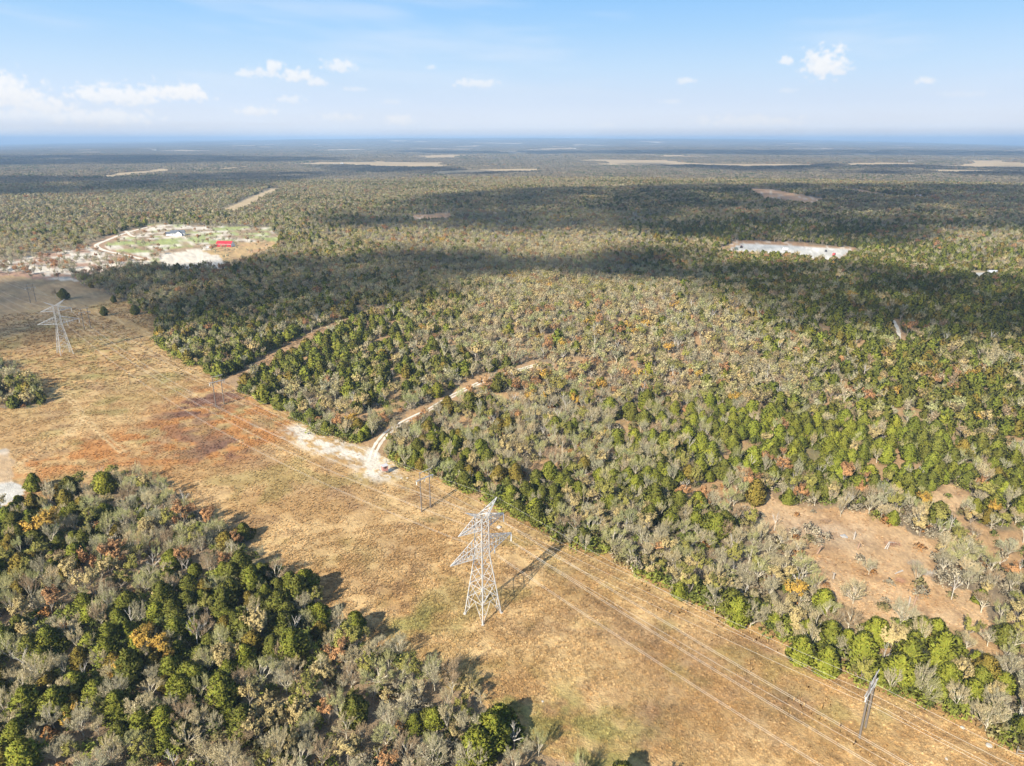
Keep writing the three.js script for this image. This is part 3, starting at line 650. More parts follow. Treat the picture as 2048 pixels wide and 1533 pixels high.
// ------------------------------------------------------------------ far canopy: patches of many small crowns, out to the haze
function canopyPatch(seed, size, n, look, low) {
  const r = rng(seed), g = new GB();
  for (let k = 0; k < n; k++) {
    const x = (r() - .5) * size, z = (r() - .5) * size, H = (low ? 6 : 6.2) + 3.2 * r(), R0 = (2.6 + 1.9 * r()) * (size > 80 ? 2.2 : 1.35), q = r(), k0 = r() * 9;
    const c = q < look ? mix3([.035, .048, .018], [.06, .072, .025], r()) : q < look + .07 ? [.15, .085, .04] : mix3([.105, .088, .062], [.18, .148, .095], r());
    const s = g.p.length / 3, cols = 6;
    for (let j = 0; j <= 2; j++) for (let i = 0; i < cols; i++) { const a = i / cols * 6.283 + j * .5, w = [1, .8, 0][j] * R0 * (.75 + .5 * hash2(i, j, seed + k)), y = H * [.25, .74, 1][j] * (.9 + .2 * hash2(i, j, seed + k + 7)), t = .8 + .4 * hash2(i + 3, j, seed + k); g.v(x + Math.cos(a) * w, y, z + Math.sin(a) * w, Math.cos(a) * [.8, .6, 0][j], [.4, .8, 1][j], Math.sin(a) * [.8, .6, 0][j], [c[0] * t, c[1] * t, c[2] * t]); }
    for (let j = 0; j < 2; j++) for (let i = 0; i < cols; i++) { const A = s + j * cols + i, B = s + j * cols + (i + 1) % cols, D = A + cols, E = B + cols; g.i.push(A, D, B); if (j < 1) g.i.push(B, D, E); }
  }
  return g.build();
}
{
  const root = new THREE.Group(); root.name = 'distant_woodland'; scene.add(root); tag(root, 'blue hazy woodland reaching to the horizon between pale fields', 'woodland', null, 'stuff');
  const sets = [[46, 2470, 5200, 34], [120, 5200, 19000, 60]];
  sets.forEach(([size, r0, r1, n], si) => {
    const geos = [[.05, 0], [.16, 1], [.42, 2]].map(([l, i]) => [0, 1].map((v) => canopyPatch(900 + si * 31 + i * 7 + v, size * 1.1, n, l, v))).flat(), lists = geos.map(() => []);
    const m = Math.ceil(r1 / size);
    for (let j = Math.floor(r0 * .55 / size); j <= m; j++) for (let i = -m; i <= m; i++) {
      const x = (i + .3 * hash2(i, j, 301)) * size, z = -(j + .3 * hash2(i, j, 302)) * size, q = Math.hypot(x, z);
      if (q < r0 - size * .4 || q >= r1 || Math.abs(Math.atan2(x, -z)) > .78) continue;
      if (landUse(x, z) !== 'wood' || landUse(x, z + size * .4) === 'field') continue;
      const e = evergreen(x, z) + .5 * (fbm(x / 420, z / 420, 3, 88) - .5), t = e < .2 ? 0 : e < .42 ? 1 : 2;
      lists[t * 2 + (hash2(i, j, 303) < .5 ? 0 : 1)].push([x, z, hash2(i, j, 304) * 6.283, .85 + .3 * hash2(i, j, 305)]);
    }
    lists.forEach((l, k) => {
      if (!l.length) return;
      const im = new THREE.InstancedMesh(geos[k], leafWhite, l.length), m4 = new THREE.Matrix4(), q = new THREE.Quaternion(), col = new THREE.Color(); im.name = 'crowns';
      l.forEach(([x, z, t, s], i) => { q.setFromAxisAngle(V(0, 1, 0), t); m4.compose(V(x, ground(x, z) - .4, z), q, V(1, s, 1)); im.setMatrixAt(i, m4); col.setRGB(s, s, s * .98); im.setColorAt(i, col); });
      root.add(im);
    });
  });
}

// ------------------------------------------------------------------ undergrowth in the nearer wood
function bushShape(seed, n, h, w, s) {
  const r = rng(seed), g = new GB(), k0 = r() * 20;
  for (let k = 0; k < n; k++) {
    const a = r() * 6.283, t = Math.pow(r(), .7), f = Math.pow(r(), .4), lump = .7 + .6 * noise(a + k0, t * 3, seed), q = w * Math.cos(t * 1.45) * f * lump, c = V(Math.cos(a) * q, h * Math.sin(t * 1.5) * (.55 + .45 * f) * lump + .05, Math.sin(a) * q);
    const d = R3(r), e = R3(r), z = s * (.6 + .8 * r()), nn = V(c.x / w, .6 + .5 * c.y / h, c.z / w).addScaledVector(R3(r), .5).normalize(), o = .7 + .6 * r();
    g.tri(c.clone().addScaledVector(d, z), c.clone().addScaledVector(e, z), c.clone().addScaledVector(d.add(e), -z * .6), nn, [o, o, o]);
  }
  return g.build();
}
const strawMat = new THREE.MeshStandardMaterial({ vertexColors: true, roughness: 1, side: THREE.DoubleSide });
function scatter(name, label, cat, geos, list) {                  // list: [x, z, size, r, g, b]
  const root = new THREE.Group(); root.name = name; scene.add(root); tag(root, label, cat, null, 'stuff');
  const m4 = new THREE.Matrix4(), q = new THREE.Quaternion(), col = new THREE.Color(), by = geos.map(() => []);
  list.forEach((p, i) => by[Math.floor(hash2(i, 7, 11) * geos.length)].push(p));
  by.forEach((l, k) => {
    if (!l.length) return;
    const im = new THREE.InstancedMesh(geos[k], name.includes('grass') ? strawMat : leafWhite, l.length); im.name = name === 'dry_grass' ? 'tufts' : 'bushes'; im.castShadow = im.receiveShadow = true;
    l.forEach(([x, z, s, r, g, b], i) => { q.setFromAxisAngle(V(0, 1, 0), hash2(i, 3, k) * 6.283); m4.compose(V(x, ground(x, z) - .03, z), q, V(s * (.85 + .3 * hash2(i, 4, k)), s * (.75 + .5 * hash2(i, 5, k)), s)); im.setMatrixAt(i, m4); col.setRGB(r, g, b); im.setColorAt(i, col); });
    root.add(im);
  });
}
{
  const list = [], cell = 2.5, n = 330;
  for (let j = 20; j < n; j++) for (let i = -n; i <= n; i++) {
    const x = (i + hash2(i, j, 401)) * cell, z = -(j + hash2(i, j, 402)) * cell, q = Math.hypot(x, z), s = seen(x, 0, z);
    if (q > 640 || !s || s[0] < -80 || s[0] > 2128 || s[1] > 1700) continue;
    if (q > 330 && hash2(i, j, 403) > .45) continue;
    const use = landUse(x, z); if (use !== 'wood' && !(use === 'clearing' && hash2(i, j, 404) < .12)) continue;
    const edge = away(CORRIDOR_EDGE, x, z, 12), inLeft = inside(LEFT_WOOD, x, z), orange = fbm(x / 19 + 31, z / 19, 3, 69);
    const dense = (edge < 9 ? 1.5 : inLeft ? 1.15 : .95) * (1 - .85 * sstep(.5, .64, orange) * (edge < 9 ? .3 : 1)) * (edge < 7 ? 1 : sstep(.25, .5, fbm(x / 12, z / 12, 3, 405)));
    if (hash2(i, j, 406) > dense) continue;
    const t = hash2(i, j, 407), e = evergreen(x, z) + (edge < 9 ? .5 : .08) + (inLeft ? .12 : 0), k = .75 + .5 * hash2(i, j, 408);
    const c = t < e * 1.15 ? (hash2(i, j, 409) < (edge < 12 ? .55 : .25) ? [.21, .225, .04] : [.135, .155, .034]) : t < e * 1.15 + .25 ? [.22, .19, .08] : hash2(i, j, 410) < .12 ? [.34, .17, .06] : [.34, .29, .2];
    list.push([x, z, (.7 + .9 * hash2(i, j, 411)) * (edge < 9 ? 1.35 : 1), c[0] * k, c[1] * k, c[2] * k]);
  }
  console.log('bushes', list.length);
  scatter('undergrowth', 'low green and brown brush filling the ground between the trees', 'undergrowth', [0, 1, 2, 3, 4].map((k) => bushShape(60 + k, 170, 1.7, 1.7, .26)), list);
}

// ------------------------------------------------------------------ dry grass of the power line strip
function tuftShape(seed, n, h, w, splay = 1) {                    // blades that splay outwards from a small base
  const r = rng(seed), g = new GB();
  for (let k = 0; k < n; k++) {
    const a = r() * 6.283, d = V(Math.cos(a), 0, Math.sin(a)), b = d.clone().multiplyScalar(w * .35 * r()), out = splay * (.7 + .7 * r()), t = b.clone().addScaledVector(d, h * out).add(V(0, h * (.55 + .55 * r()), 0)), side = V(-d.z, 0, d.x).multiplyScalar(.05 + .06 * r()), m = b.clone().lerp(t, .55), o = .82 + .36 * r();
    const p = m.clone().add(side), q = m.clone().sub(side), f = V().subVectors(t, b).cross(side).normalize(); if (f.y < 0) f.negate(); f.multiplyScalar(.35).add(V(0, 1, 0)).normalize();
    g.tri(p, q, t, f, [o, o, o]); g.tri(b, p, q, f, [o, o, o]);
  }
  return g.build();
}
{
  const list = [], tall = [];
  const sow = (cell, r0, r1, keep) => {
    const n = Math.ceil(r1 / cell);
    for (let j = Math.floor(60 / cell); j < n; j++) for (let i = -n; i <= n; i++) {
      const x = (i + hash2(i, j, 501)) * cell, z = -(j + hash2(i, j, 502)) * cell, q = Math.hypot(x, z), s = seen(x, 0, z);
      if (q < r0 || q >= r1 || !s || s[0] < -60 || s[0] > 2108 || s[1] > 1600) continue;
      const use = landUse(x, z);
      if (use !== 'grass' && !(use === 'clearing' && hash2(i, j, 505) < .35) && !(use === 'gap')) continue;
      if (use === 'grass' && (away(SMEAR, x, z, 11) < 10 || away(TRACK, x, z, 6) < 5) && hash2(i, j, 504) < .9) continue;
      const m = away(MOW, x, z, 4), clump = fbm(x / 3.2, z / 3.2, 2, 506);
      if (m < 3.4 && hash2(i, j, 503) < .8) continue;
      if (hash2(i, j, 507) > keep * sstep(.22, .62, clump) * 1.25) continue;
      const c = soil(x, z), k = .7 + .6 * hash2(i, j, 508), w = hash2(i, j, 509);
      list.push([x, z, (.55 + .65 * hash2(i, j, 510)) * (m < 3.4 ? .5 : 1) * (cell > 1.5 ? 1.9 : cell > 1 ? 1.25 : 1), c[0] * k, c[1] * k * (.93 + .1 * w), c[2] * k * (.85 + .25 * w)]);
    }
  };
  sow(.6, 60, 210, .9); sow(.95, 210, 400, .85); sow(1.7, 400, 640, .8);
  for (let k = 0; k < 320; k++) {                                // taller orange plumes near the wheel track
    const px = 1240 + 520 * hash2(k, 1, 520), py = 1130 + (px - 1240) * .47 + 120 * hash2(k, 2, 520) * (px - 1100) / 400, [x, z] = hit(px, py);
    if (landUse(x, z) !== 'grass' || away(MOW, x, z, 5) < 2.4 || fbm(x / 5, z / 5, 2, 521) < .5) continue;
    const c = mix3([.40, .235, .085], [.42, .29, .13], hash2(k, 3, 520)); tall.push([x, z, .6 + .5 * hash2(k, 4, 520), ...c]);
  }
  console.log('tufts', list.length, tall.length);
  scatter('dry_grass', 'dry tan grass growing in tufts all over the power line strip', 'grass', [0, 1, 2, 3].map((k) => tuftShape(80 + k, 16, .36, .36)), [...list]);
  scatter('tall_grass', 'taller orange grass plumes standing along the wheel track at right', 'grass', [0, 1, 2].map((k) => tuftShape(90 + k, 12, 1.0, .2, .32)), tall);
}

// ------------------------------------------------------------------ trees that stand out in the photograph, one by one
{
  const S = (px, py, look, v, s, t, label) => { const [x, z] = hit(px, py); tree(look, v, x, z, s, t, label, null); };
  S(205, 1150, 'rust_oak', 0, 1.5, .4, 'broad rust-orange oak in the upper part of the lower left wood');
  S(236, 1140, 'rust_oak', 2, 1.2, 2.1, 'rust-orange oak touching the broad one in the lower left wood');
  S(425, 1065, 'rust_oak', 1, 1.0, 1.1, 'small rust-orange oak near the tip of the lower left wood');
  S(370, 1062, 'rust_oak', 3, 1.15, 3.1, 'dull orange oak second from the tip of the lower left wood');
  S(95, 1085, 'gold_oak', 4, 1.5, .2, 'large golden brown oak near the white road at the left edge');
  S(298, 1320, 'gold_oak', 1, 1.0, 2.2, 'orange-gold small tree left one of two amid dark junipers');
  S(330, 1328, 'gold_oak', 2, 1.05, 4.2, 'orange-gold small tree right one of two amid dark junipers');
  S(150, 1455, 'gold_oak', 0, .8, 1.9, 'yellow-brown small tree low in the lower left wood');
  S(70, 982, 'green_juniper', 1, .95, .8, 'lone green juniper beside the white road at the left edge');
  S(92, 985, 'brown_oak', 2, .62, 2.8, 'bare brown shrub leaning from the lone juniper by the white road');
  S(600, 1215, 'dark_juniper', 2, 1.15, 1.2, 'big dark juniper bulging from the wood edge left of the near pylon');
  S(560, 1235, 'dark_juniper', 3, 1.1, 2.2, 'big dark juniper behind the bulging one left of the near pylon');
  S(712, 1268, 'green_juniper', 0, .85, .2, 'small pointed juniper alone on the strip edge left of the near pylon');
  S(985, 1500, 'bright_juniper', 1, 1.3, .9, 'tall yellow-green juniper at the bottom edge beside the strip');
  S(955, 1528, 'bright_juniper', 3, 1.15, 2.4, 'yellow-green juniper hugging the tall one at the bottom edge');
  S(1028, 1500, 'snag', 1, .95, .3, 'thin white dead tree beside the yellow-green juniper at the bottom');
  S(905, 1368, 'brown_oak', 0, 1.1, .5, 'wide bare brown tree leaning over the strip below the pylon');
  S(868, 1372, 'mossy_oak', 1, 1.0, 1.7, 'wide bare mossy tree left of the one leaning over the strip');
  S(800, 1315, 'grey_oak', 3, .9, 2.7, 'bare grey tree casting a long thin shadow on the strip');
  S(640, 1365, 'pale_oak', 4, .95, .7, 'pale round bare tree standing clear in the lower left wood');
  S(128, 600, 'dark_juniper', 4, 1.25, 1.3, 'round dark tree alone in the shaded grass beyond the far pylon');
  S(112, 601, 'brown_oak', 1, 1.1, .3, 'dim bare tree beside the round dark one beyond the far pylon');
  S(209, 632, 'dark_juniper', 0, .9, .2, 'round dark bush right of the far pylon, nearer one of two');
  S(228, 606, 'dark_juniper', 2, .72, .9, 'small dark bush right of the far pylon, farther one of two');
  S(270, 630, 'dark_juniper', 1, 1.05, .5, 'dark tree at the wood corner right of the two bushes');
  S(524, 690, 'snag', 2, 1.05, 1.9, 'white dead tree in front of the shaded wood left of centre');
  S(1903, 1200, 'snag', 0, .95, .4, 'stark white dead tree at the right edge of the sandy clearing');
  S(1785, 1050, 'bright_juniper', 2, .62, .4, 'small bright juniper alone at the top edge of the sandy clearing');
  S(1681, 1034, 'pale_oak', 1, .95, 1.2, 'bare tree with pale trunk at the top of the clearing, left of two');
  S(1738, 1030, 'grey_oak', 2, 1.0, 2.1, 'bare tree at the top of the clearing, right of two');
  S(1706, 1208, 'pale_oak', 3, 1.05, 2.9, 'wide bare tree with radiating limbs at the near edge of the clearing');
  S(1738, 1150, 'grey_oak', 0, .8, .9, 'bare crooked tree standing inside the sandy clearing');
  S(1925, 1125, 'grey_oak', 4, 1.15, .1, 'large bare domed tree at the right edge of the clearing');
  S(1952, 1128, 'mossy_oak', 0, .95, 1.1, 'bare tree right of the large domed one by the clearing');
  S(1958, 1208, 'bright_juniper', 4, .62, 1.8, 'low bright green bush right of the white dead tree');
  S(1972, 1462, 'pale_oak', 0, 1.15, 2.2, 'big bare white-limbed tree at the lower right corner');
  S(1912, 1425, 'pale_oak', 2, 1.0, .6, 'bare white-limbed tree left of the big one at lower right');
  S(1838, 1392, 'grey_oak', 1, 1.05, 1.4, 'wide bare tree just right of the lower right pole pair');
  S(1500, 1255, 'grey_oak', 3, .95, .4, 'round bare tree on the wood edge left of the bright junipers');
  S(1600, 1330, 'bright_juniper', 0, 1.05, .8, 'bright green juniper left one of the row behind the wheel track');
  S(1650, 1350, 'bright_juniper', 1, 1.1, 1.8, 'bright green juniper second of the row behind the wheel track');
  S(1720, 1330, 'bright_juniper', 2, 1.1, 2.8, 'bright green juniper third of the row, nearest the clearing');
  S(1745, 1290, 'bright_juniper', 3, 1.05, .3, 'bright green juniper at the lower edge of the clearing, left');
  S(1795, 1365, 'bright_juniper', 4, 1.05, .9, 'bright green juniper fourth of the row behind the pole pair');
  S(1838, 1290, 'green_juniper', 1, 1.15, 1.3, 'deep green broad juniper at the lower edge of the clearing');
  S(1880, 1330, 'bright_juniper', 2, 1.1, 1.1, 'bright yellow-green juniper right of the deep green broad one');
  S(1965, 1365, 'bronze_juniper', 3, 1.0, .2, 'bronze-brown juniper near the right edge above the bare trees');
  S(398, 482, 'rust_oak', 1, .95, .3, 'rust-brown tree on the homestead lawn, left of two');
  S(416, 486, 'rust_oak', 3, .7, 1.3, 'smaller rust-brown tree on the homestead lawn, right of two');
  S(1432, 1075, 'green_juniper', 0, 1.1, .6, 'upright green juniper left of the sandy clearing');
  S(1510, 1010, 'bronze_juniper', 2, 1.15, 1.6, 'broad bronze juniper at the upper left of the clearing');
  S(1620, 1000, 'olive_oak', 1, 1.1, .6, 'olive-brown rounded oak above the sandy clearing');
  S(1700, 935, 'bright_juniper', 0, 1.0, 2.6, 'rounded bright juniper well above the clearing');
  S(1110, 868, 'green_juniper', 3, 1.05, .9, 'rounded green juniper amid pale trees in the middle wood');
  S(1255, 980, 'green_juniper', 2, 1.05, .9, 'rounded green juniper beyond the near pylon to its right');
}

// ------------------------------------------------------------------ pylons
const steel = std(.52, .515, .505, .6, { metalness: .1 }), porcelain = std(.74, .74, .72, .4), cable = std(.62, .58, .52, .5, { metalness: .3 });
const unitBar = new THREE.BoxGeometry(1, 1, 1);
function bar(parent, name, a, b, t, mat = steel) {
  const d = V().subVectors(b, a), m = part(parent, name, unitBar, mat);
  m.position.copy(a).addScaledVector(d, .5); m.quaternion.setFromUnitVectors(V(0, 1, 0), d.clone().normalize()); m.scale.set(t, d.length(), t);
  return m;
}
const insulatorGeo = (len, r = .16) => { const p = [[.03, 0]]; const n = Math.round(len / .2); for (let i = 0; i < n; i++) { const y = .15 + i * (len - .3) / n; p.push([.05, y], [r, y + .03], [r * .8, y + .1], [.05, y + .14]); } p.push([.03, len], [0, len]); const g = new THREE.LatheGeometry(p.map(([x, y]) => new THREE.Vector2(x, y - len)), 8); return g; };
const LINE_TURN = Math.atan2(.727, .687);
const pylonInsulator = insulatorGeo(2.5, .19);
function makePylon() {
  const t = base('lattice_pylon', 0, 0, 0);
  const ys = [0, 5.4, 9.6, 13, 15.8, 18.4, 20.6, 22.8, 25.0, 27.2, 29.4], half = (y) => (y < 18.4 ? lerp(3.45, 1.35, y / 18.4) : 1.35 - .012 * (y - 18.4));
  const K = [[1, 1], [1, -1], [-1, -1], [-1, 1]], at = (k, y) => V(K[k][0] * half(y), y, K[k][1] * half(y));
  for (let k = 0; k < 4; k++) { const l = bar(t, 'leg', at(k, -.3), at(k, 18.4), .19); bar(l, 'upper_leg', V(0, 0, 0), V(0, 1, 0), 1).removeFromParent(); bar(t, 'leg', at(k, 18.4), at(k, 29.4), .16); }
  for (let k = 0; k < 4; k++) {
    const n = (k + 1) % 4;
    for (let i = 0; i < ys.length - 1; i++) {
      const y0 = ys[i], y1 = ys[i + 1], th = i < 4 ? .085 : .072;
      if (i === 0) { const m = at(k, y1).add(at(n, y1)).multiplyScalar(.5); bar(t, 'brace', at(k, 0), m, th); bar(t, 'brace', at(n, 0), m, th); const q = at(k, 0).lerp(m, .5), w = at(n, 0).lerp(m, .5); bar(t, 'brace', q, at(k, 2.7), .09); bar(t, 'brace', w, at(n, 2.7), .09); bar(t, 'brace', q, at(k, 5.4), .09); bar(t, 'brace', w, at(n, 5.4), .09); }
      else { bar(t, 'brace', at(k, y0), at(n, y1), th); bar(t, 'brace', at(n, y0), at(k, y1), th); }
      if ([0, 1, 4, 5, 7, 9].includes(i)) bar(t, 'brace', at(k, y1), at(n, y1), th);
    }
  }
  const arm = (name, sx, tip, y0, y1, reach, steps) => {
    const g = new THREE.Group(); g.name = name; t.add(g);
    const root = (z, y) => V(sx * half(y), y, z * half(y)), end = V(sx * reach, tip, 0), c = [[1, y0], [-1, y0], [-1, y1], [1, y1]].map(([z, y]) => root(z, y));
    for (const p of c) bar(g, 'chord', p, end, .13);
    for (let k = 0; k < 4; k++) { const a = c[k], b = c[(k + 1) % 4]; for (let i = 0; i < steps; i++) { const u = i / steps * .92, v = (i + 1) / steps * .92; bar(g, 'brace', a.clone().lerp(end, u), b.clone().lerp(end, v), .07); if (i > 0) bar(g, 'brace', a.clone().lerp(end, u), b.clone().lerp(end, u), .07); } }
    return g;
  };
  for (const s of [1, -1]) { arm('lower_arm', s, 19.9, 18.6, 23.0, 11, 6); arm('upper_arm', s, 27.0, 26.3, 29.3, 8.1, 5); }
  for (const s of [1, -1]) {
    const g = new THREE.Group(); g.name = 'wire_horn'; t.add(g);
    const end = V(s * 5.6, 32.6, 0), c = [V(s * half(29.4), 29.4, half(29.4)), V(s * half(29.4), 29.4, -half(29.4)), V(-s * .2, 29.4, -half(29.4)), V(-s * .2, 29.4, half(29.4))];
    for (const p of c) bar(g, 'chord', p, end, .11);
    for (let k = 0; k < 4; k++) for (let i = 1; i < 4; i++) { const a = c[k], b = c[(k + 1) % 4]; bar(g, 'brace', a.clone().lerp(end, i * .24), b.clone().lerp(end, i * .24), .08); bar(g, 'brace', a.clone().lerp(end, (i - 1) * .24), b.clone().lerp(end, i * .24), .08); }
  }
  for (const [x, y] of [[10.9, 19.9], [8.0, 27.0], [4.6, 18.9]]) part(t, 'insulator', pylonInsulator, porcelain, (m) => m.position.set(x, y - .1, 0));
  for (let k = 0; k < 4; k++) part(t, 'footing', new THREE.CylinderGeometry(.4, .45, .5, 12), std(.45, .43, .4), (m) => { m.position.copy(at(k, 0)); m.position.y = -.02; });
  return t;
}
const ARM = V(.687, 0, -.727), ALONG = V(.727, 0, .687);
const p1 = makePylon(), pylonAt = [hit(966, 1228), hit(130, 708)];
const put = (o, [x, z], turn) => { o.position.set(x, ground(x, z), z); o.rotation.y = turn; };
put(p1, pylonAt[0], LINE_TURN);
tag(p1, 'near silver lattice pylon with two pairs of arms standing in the grass strip', 'pylon', null);
const p2 = p1.clone(); p2.name = numbered('lattice_pylon'); scene.add(p2); put(p2, pylonAt[1], LINE_TURN);
tag(p2, 'far silver lattice pylon in the left field at the cloud shadow edge', 'pylon', null);

// ------------------------------------------------------------------ wooden H-shaped pole pairs
const poleWood = std(.15, .125, .105, .9), poleDark = std(.19, .165, .14, .9), armWood = std(.38, .36, .335, .8);
const lineInsulator = insulatorGeo(1.35, .13);
function makePolePair() {
  const t = base('pole_pair', 0, 0, 0), gap = 2.0;
  for (const s of [-1, 1]) { const p = part(t, 'pole', new THREE.CylinderGeometry(.16, .25, 15.2, 10), poleWood, (m) => m.position.set(s * gap, 7.3, 0)); p.name = 'pole'; }
  part(t, 'crossarm', new THREE.BoxGeometry(7.4, .26, .2), armWood, (m) => m.position.set(0, 12.1, .2));
  part(t, 'crossarm', new THREE.BoxGeometry(7.4, .26, .2), armWood, (m) => m.position.set(0, 12.1, -.2));
  part(t, 'top_beam', new THREE.BoxGeometry(5.4, .2, .16), armWood, (m) => m.position.set(.35, 14.75, .19));
  for (const x of [-3.5, 0, 3.5]) part(t, 'insulator', lineInsulator, porcelain, (m) => m.position.set(x, 11.98, 0));
  for (const s of [-1, 1]) bar(t, 'arm_brace', V(s * gap, 10.7, .2), V(s * 3.2, 12, .2), .1, armWood);
  return t;
}
const pairAt = [[1725, 1467], [852, 1020], [440, 812], [175, 659], [66, 605]].map(([x, y]) => hit(x, y));
const pairLabels = ['near pole pair of dark wood at the lower right beside the wheel track', 'pole pair just behind the near pylon to its left', 'pole pair standing in the rusty red grass left of centre', 'pole pair in the shaded field just right of the far pylon', 'farthest pole pair, left of the far pylon near the sandy field'];
const pair0 = makePolePair();
pairAt.forEach((p, i) => { const o = i ? pair0.clone() : pair0; if (i) { o.name = numbered('pole_pair'); scene.add(o); } put(o, p, LINE_TURN + (i === 0 ? .02 : 0)); tag(o, pairLabels[i], 'pole pair', null); });

// ------------------------------------------------------------------ wires
function sagging(a, b, sag, r) {
  const pts = []; for (let i = 0; i <= 14; i++) { const t = i / 14; pts.push(V().lerpVectors(a, b, t).add(V(0, -sag * 4 * t * (1 - t), 0))); }
  return new THREE.TubeGeometry(new THREE.CatmullRomCurve3(pts), 40, r, 5);
}
function wire(name, label, ends, sag, r, twin) {
  const t = twin ? base(name, 0, 0, 0) : null, make = (off) => mergeGeometries(ends.slice(1).map((e, i) => sagging(ends[i].clone().add(off), e.clone().add(off), sag * (ends[i].distanceTo(e) / 300) ** 2, r)));
  if (twin) { for (const s of [-.24, .24]) part(t, 'strand', make(ARM.clone().multiplyScalar(s)), cable); return tag(t, label, 'power line', null); }
  const o = part(scene, numbered(name), make(V(0, 0, 0)), cable); return tag(o, label, 'power line', null);
}
const lift = ([x, z], y, u) => V(x + ARM.x * u, ground(x, z) + y, z + ARM.z * u);
const pylonLine = [[pylonAt[0][0] + 258, pylonAt[0][1] + 244], pylonAt[0], pylonAt[1], [pylonAt[1][0] - 262, pylonAt[1][1] - 246]];
const pairLine = [[pairAt[0][0] + 108, pairAt[0][1] + 101], ...pairAt, [pairAt[4][0] - 120, pairAt[4][1] - 110]];
for (const [u, y, say] of [[10.9, 17.3, 'twin silver cable hung from the tip of the pylon lower right arm'], [8.0, 24.4, 'twin silver cable hung from the tip of the pylon upper right arm'], [4.6, 16.3, 'twin silver cable hung under the pylon lower right arm near its body']]) wire('power_cable', say, pylonLine.map((p) => lift(p, y, u)), 8, .021, true);
for (const [u, say] of [[5.6, 'thin shield wire running from the right horn of the pylons'], [-5.6, 'thin shield wire running from the left horn of the pylons']]) wire('shield_wire', say, pylonLine.map((p) => lift(p, 32.6, u)), 6, .016, false);
for (const [u, say] of [[3.5, 'cable from the right arm ends of the pole pairs along the wood edge'], [0, 'cable from the middle of the pole pair crossarms'], [-3.5, 'cable from the left arm ends of the pole pairs']]) wire('power_cable', say, pairLine.map((p) => lift(p, 10.6, u)), 7, .021, false);

// ------------------------------------------------------------------ small things in the strip
{
  const [x, z] = hit(770, 947), t = base('deer_blind', x, ground(x, z), z, .55);
  tag(t, 'small red-brown wooden blind on legs beside the mouth of the sand track', 'deer blind', null);
  const red = std(.36, .17, .14, .85), dark = std(.02, .018, .018, .9), grey = std(.42, .41, .42, .7), leg = std(.28, .22, .17);
  for (const sx of [-1, 1]) for (const sz of [-1, 1]) bar(t, 'leg', V(sx * .95, -.2, sz * .95), V(sx * .8, 1.15, sz * .8), .14, leg);
  part(t, 'floor', new THREE.BoxGeometry(2, .12, 2), leg, (m) => m.position.set(0, 1.2, 0));
  part(t, 'wall', new THREE.BoxGeometry(.08, 2, 1.9), red, (m) => m.position.set(-.94, 2.26, 0));
  const front = part(t, 'wall', new THREE.BoxGeometry(1.8, 2, .08), red, (m) => m.position.set(0, 2.26, .9));
  part(front, 'window', new THREE.BoxGeometry(.9, .5, .03), dark, (m) => m.position.set(0, .35, .05));
  const side = part(t, 'wall', new THREE.BoxGeometry(.08, 2, 1.9), red, (m) => m.position.set(.94, 2.26, 0));
  part(side, 'doorway', new THREE.BoxGeometry(.03, 1.6, .8), dark, (m) => m.position.set(.05, -.1, -.2));
  part(t, 'wall', new THREE.BoxGeometry(1.8, 2, .08), red, (m) => m.position.set(0, 2.26, -.9));
  part(t, 'roof', new THREE.BoxGeometry(2.4, .1, 2.4), grey, (m) => { m.position.set(0, 3.38, 0); m.rotation.z = .07; });
  for (const s of [-1, 1]) bar(t, 'ladder_rail', V(1.9, 0, s * .25 - .2), V(1.02, 1.25, s * .25 - .2), .07, leg);
  for (let i = 1; i < 4; i++) bar(t, 'ladder_rung', V(lerp(1.9, 1.02, i / 4), 1.25 * i / 4, -.45), V(lerp(1.9, 1.02, i / 4), 1.25 * i / 4, .05), .05, leg);
}
function rockShape(seed, s, flat) {
  const g = new THREE.IcosahedronGeometry(s, 2), p = g.attributes.position;
  for (let i = 0; i < p.count; i++) { const x = p.getX(i), y = p.getY(i), z = p.getZ(i), k = .75 + .5 * noise(x / s * 1.7 + seed, z / s * 1.7 + y / s * 2.1, seed); p.setXYZ(i, x * k, y * k * flat, z * k); }
  g.computeVertexNormals(); return g;
}
{
  const pale = std(.42, .38, .33, .9);
  const R = (px, py, s, label) => { const [x, z] = hit(px, py), o = new THREE.Mesh(rockShape(px, s, .55), pale); o.name = numbered('rock'); o.position.set(x, ground(x, z) + s * .2, z); scene.add(o); tag(o, label, 'rock', null); };
  R(998, 1056, .8, 'pale flat rock on the wheel track behind the near pylon');
  R(780, 955, .45, 'pale rock lying just below the wooden blind');
  R(803, 957, .4, 'pale rock second of three right of the blind');
  R(815, 957, .4, 'pale rock last of three right of the blind');
  R(1978, 1493, .6, 'pale rock at the brush edge in the lower right corner');
  R(1925, 1457, .5, 'pale rock at the foot of the big white-limbed bare tree');
  R(1893, 1519, .35, 'small pale rock in the grass near the bottom right cables');
  R(1085, 1404, .3, 'small pale rock on the greenish grass right of the bottom juniper');
}
{
  const [x, z] = hit(2034, 1508), t = base('fence_corner', x, ground(x, z), z, -.5);
  tag(t, 'dark fence post with a pale rail in the lower right corner', 'fence', null);
  part(t, 'post', new THREE.CylinderGeometry(.13, .14, 1.9, 10), poleDark, (m) => m.position.y = .85);
  part(t, 'post', new THREE.CylinderGeometry(.1, .11, 1.6, 10), poleDark, (m) => m.position.set(2.6, .7, 0));
  bar(t, 'rail', V(.1, 1.1, 0), V(2.6, 1.05, 0), .1, armWood);
  bar(t, 'rail', V(.1, .15, 0), V(2.6, 1.0, 0), .07, armWood);
}
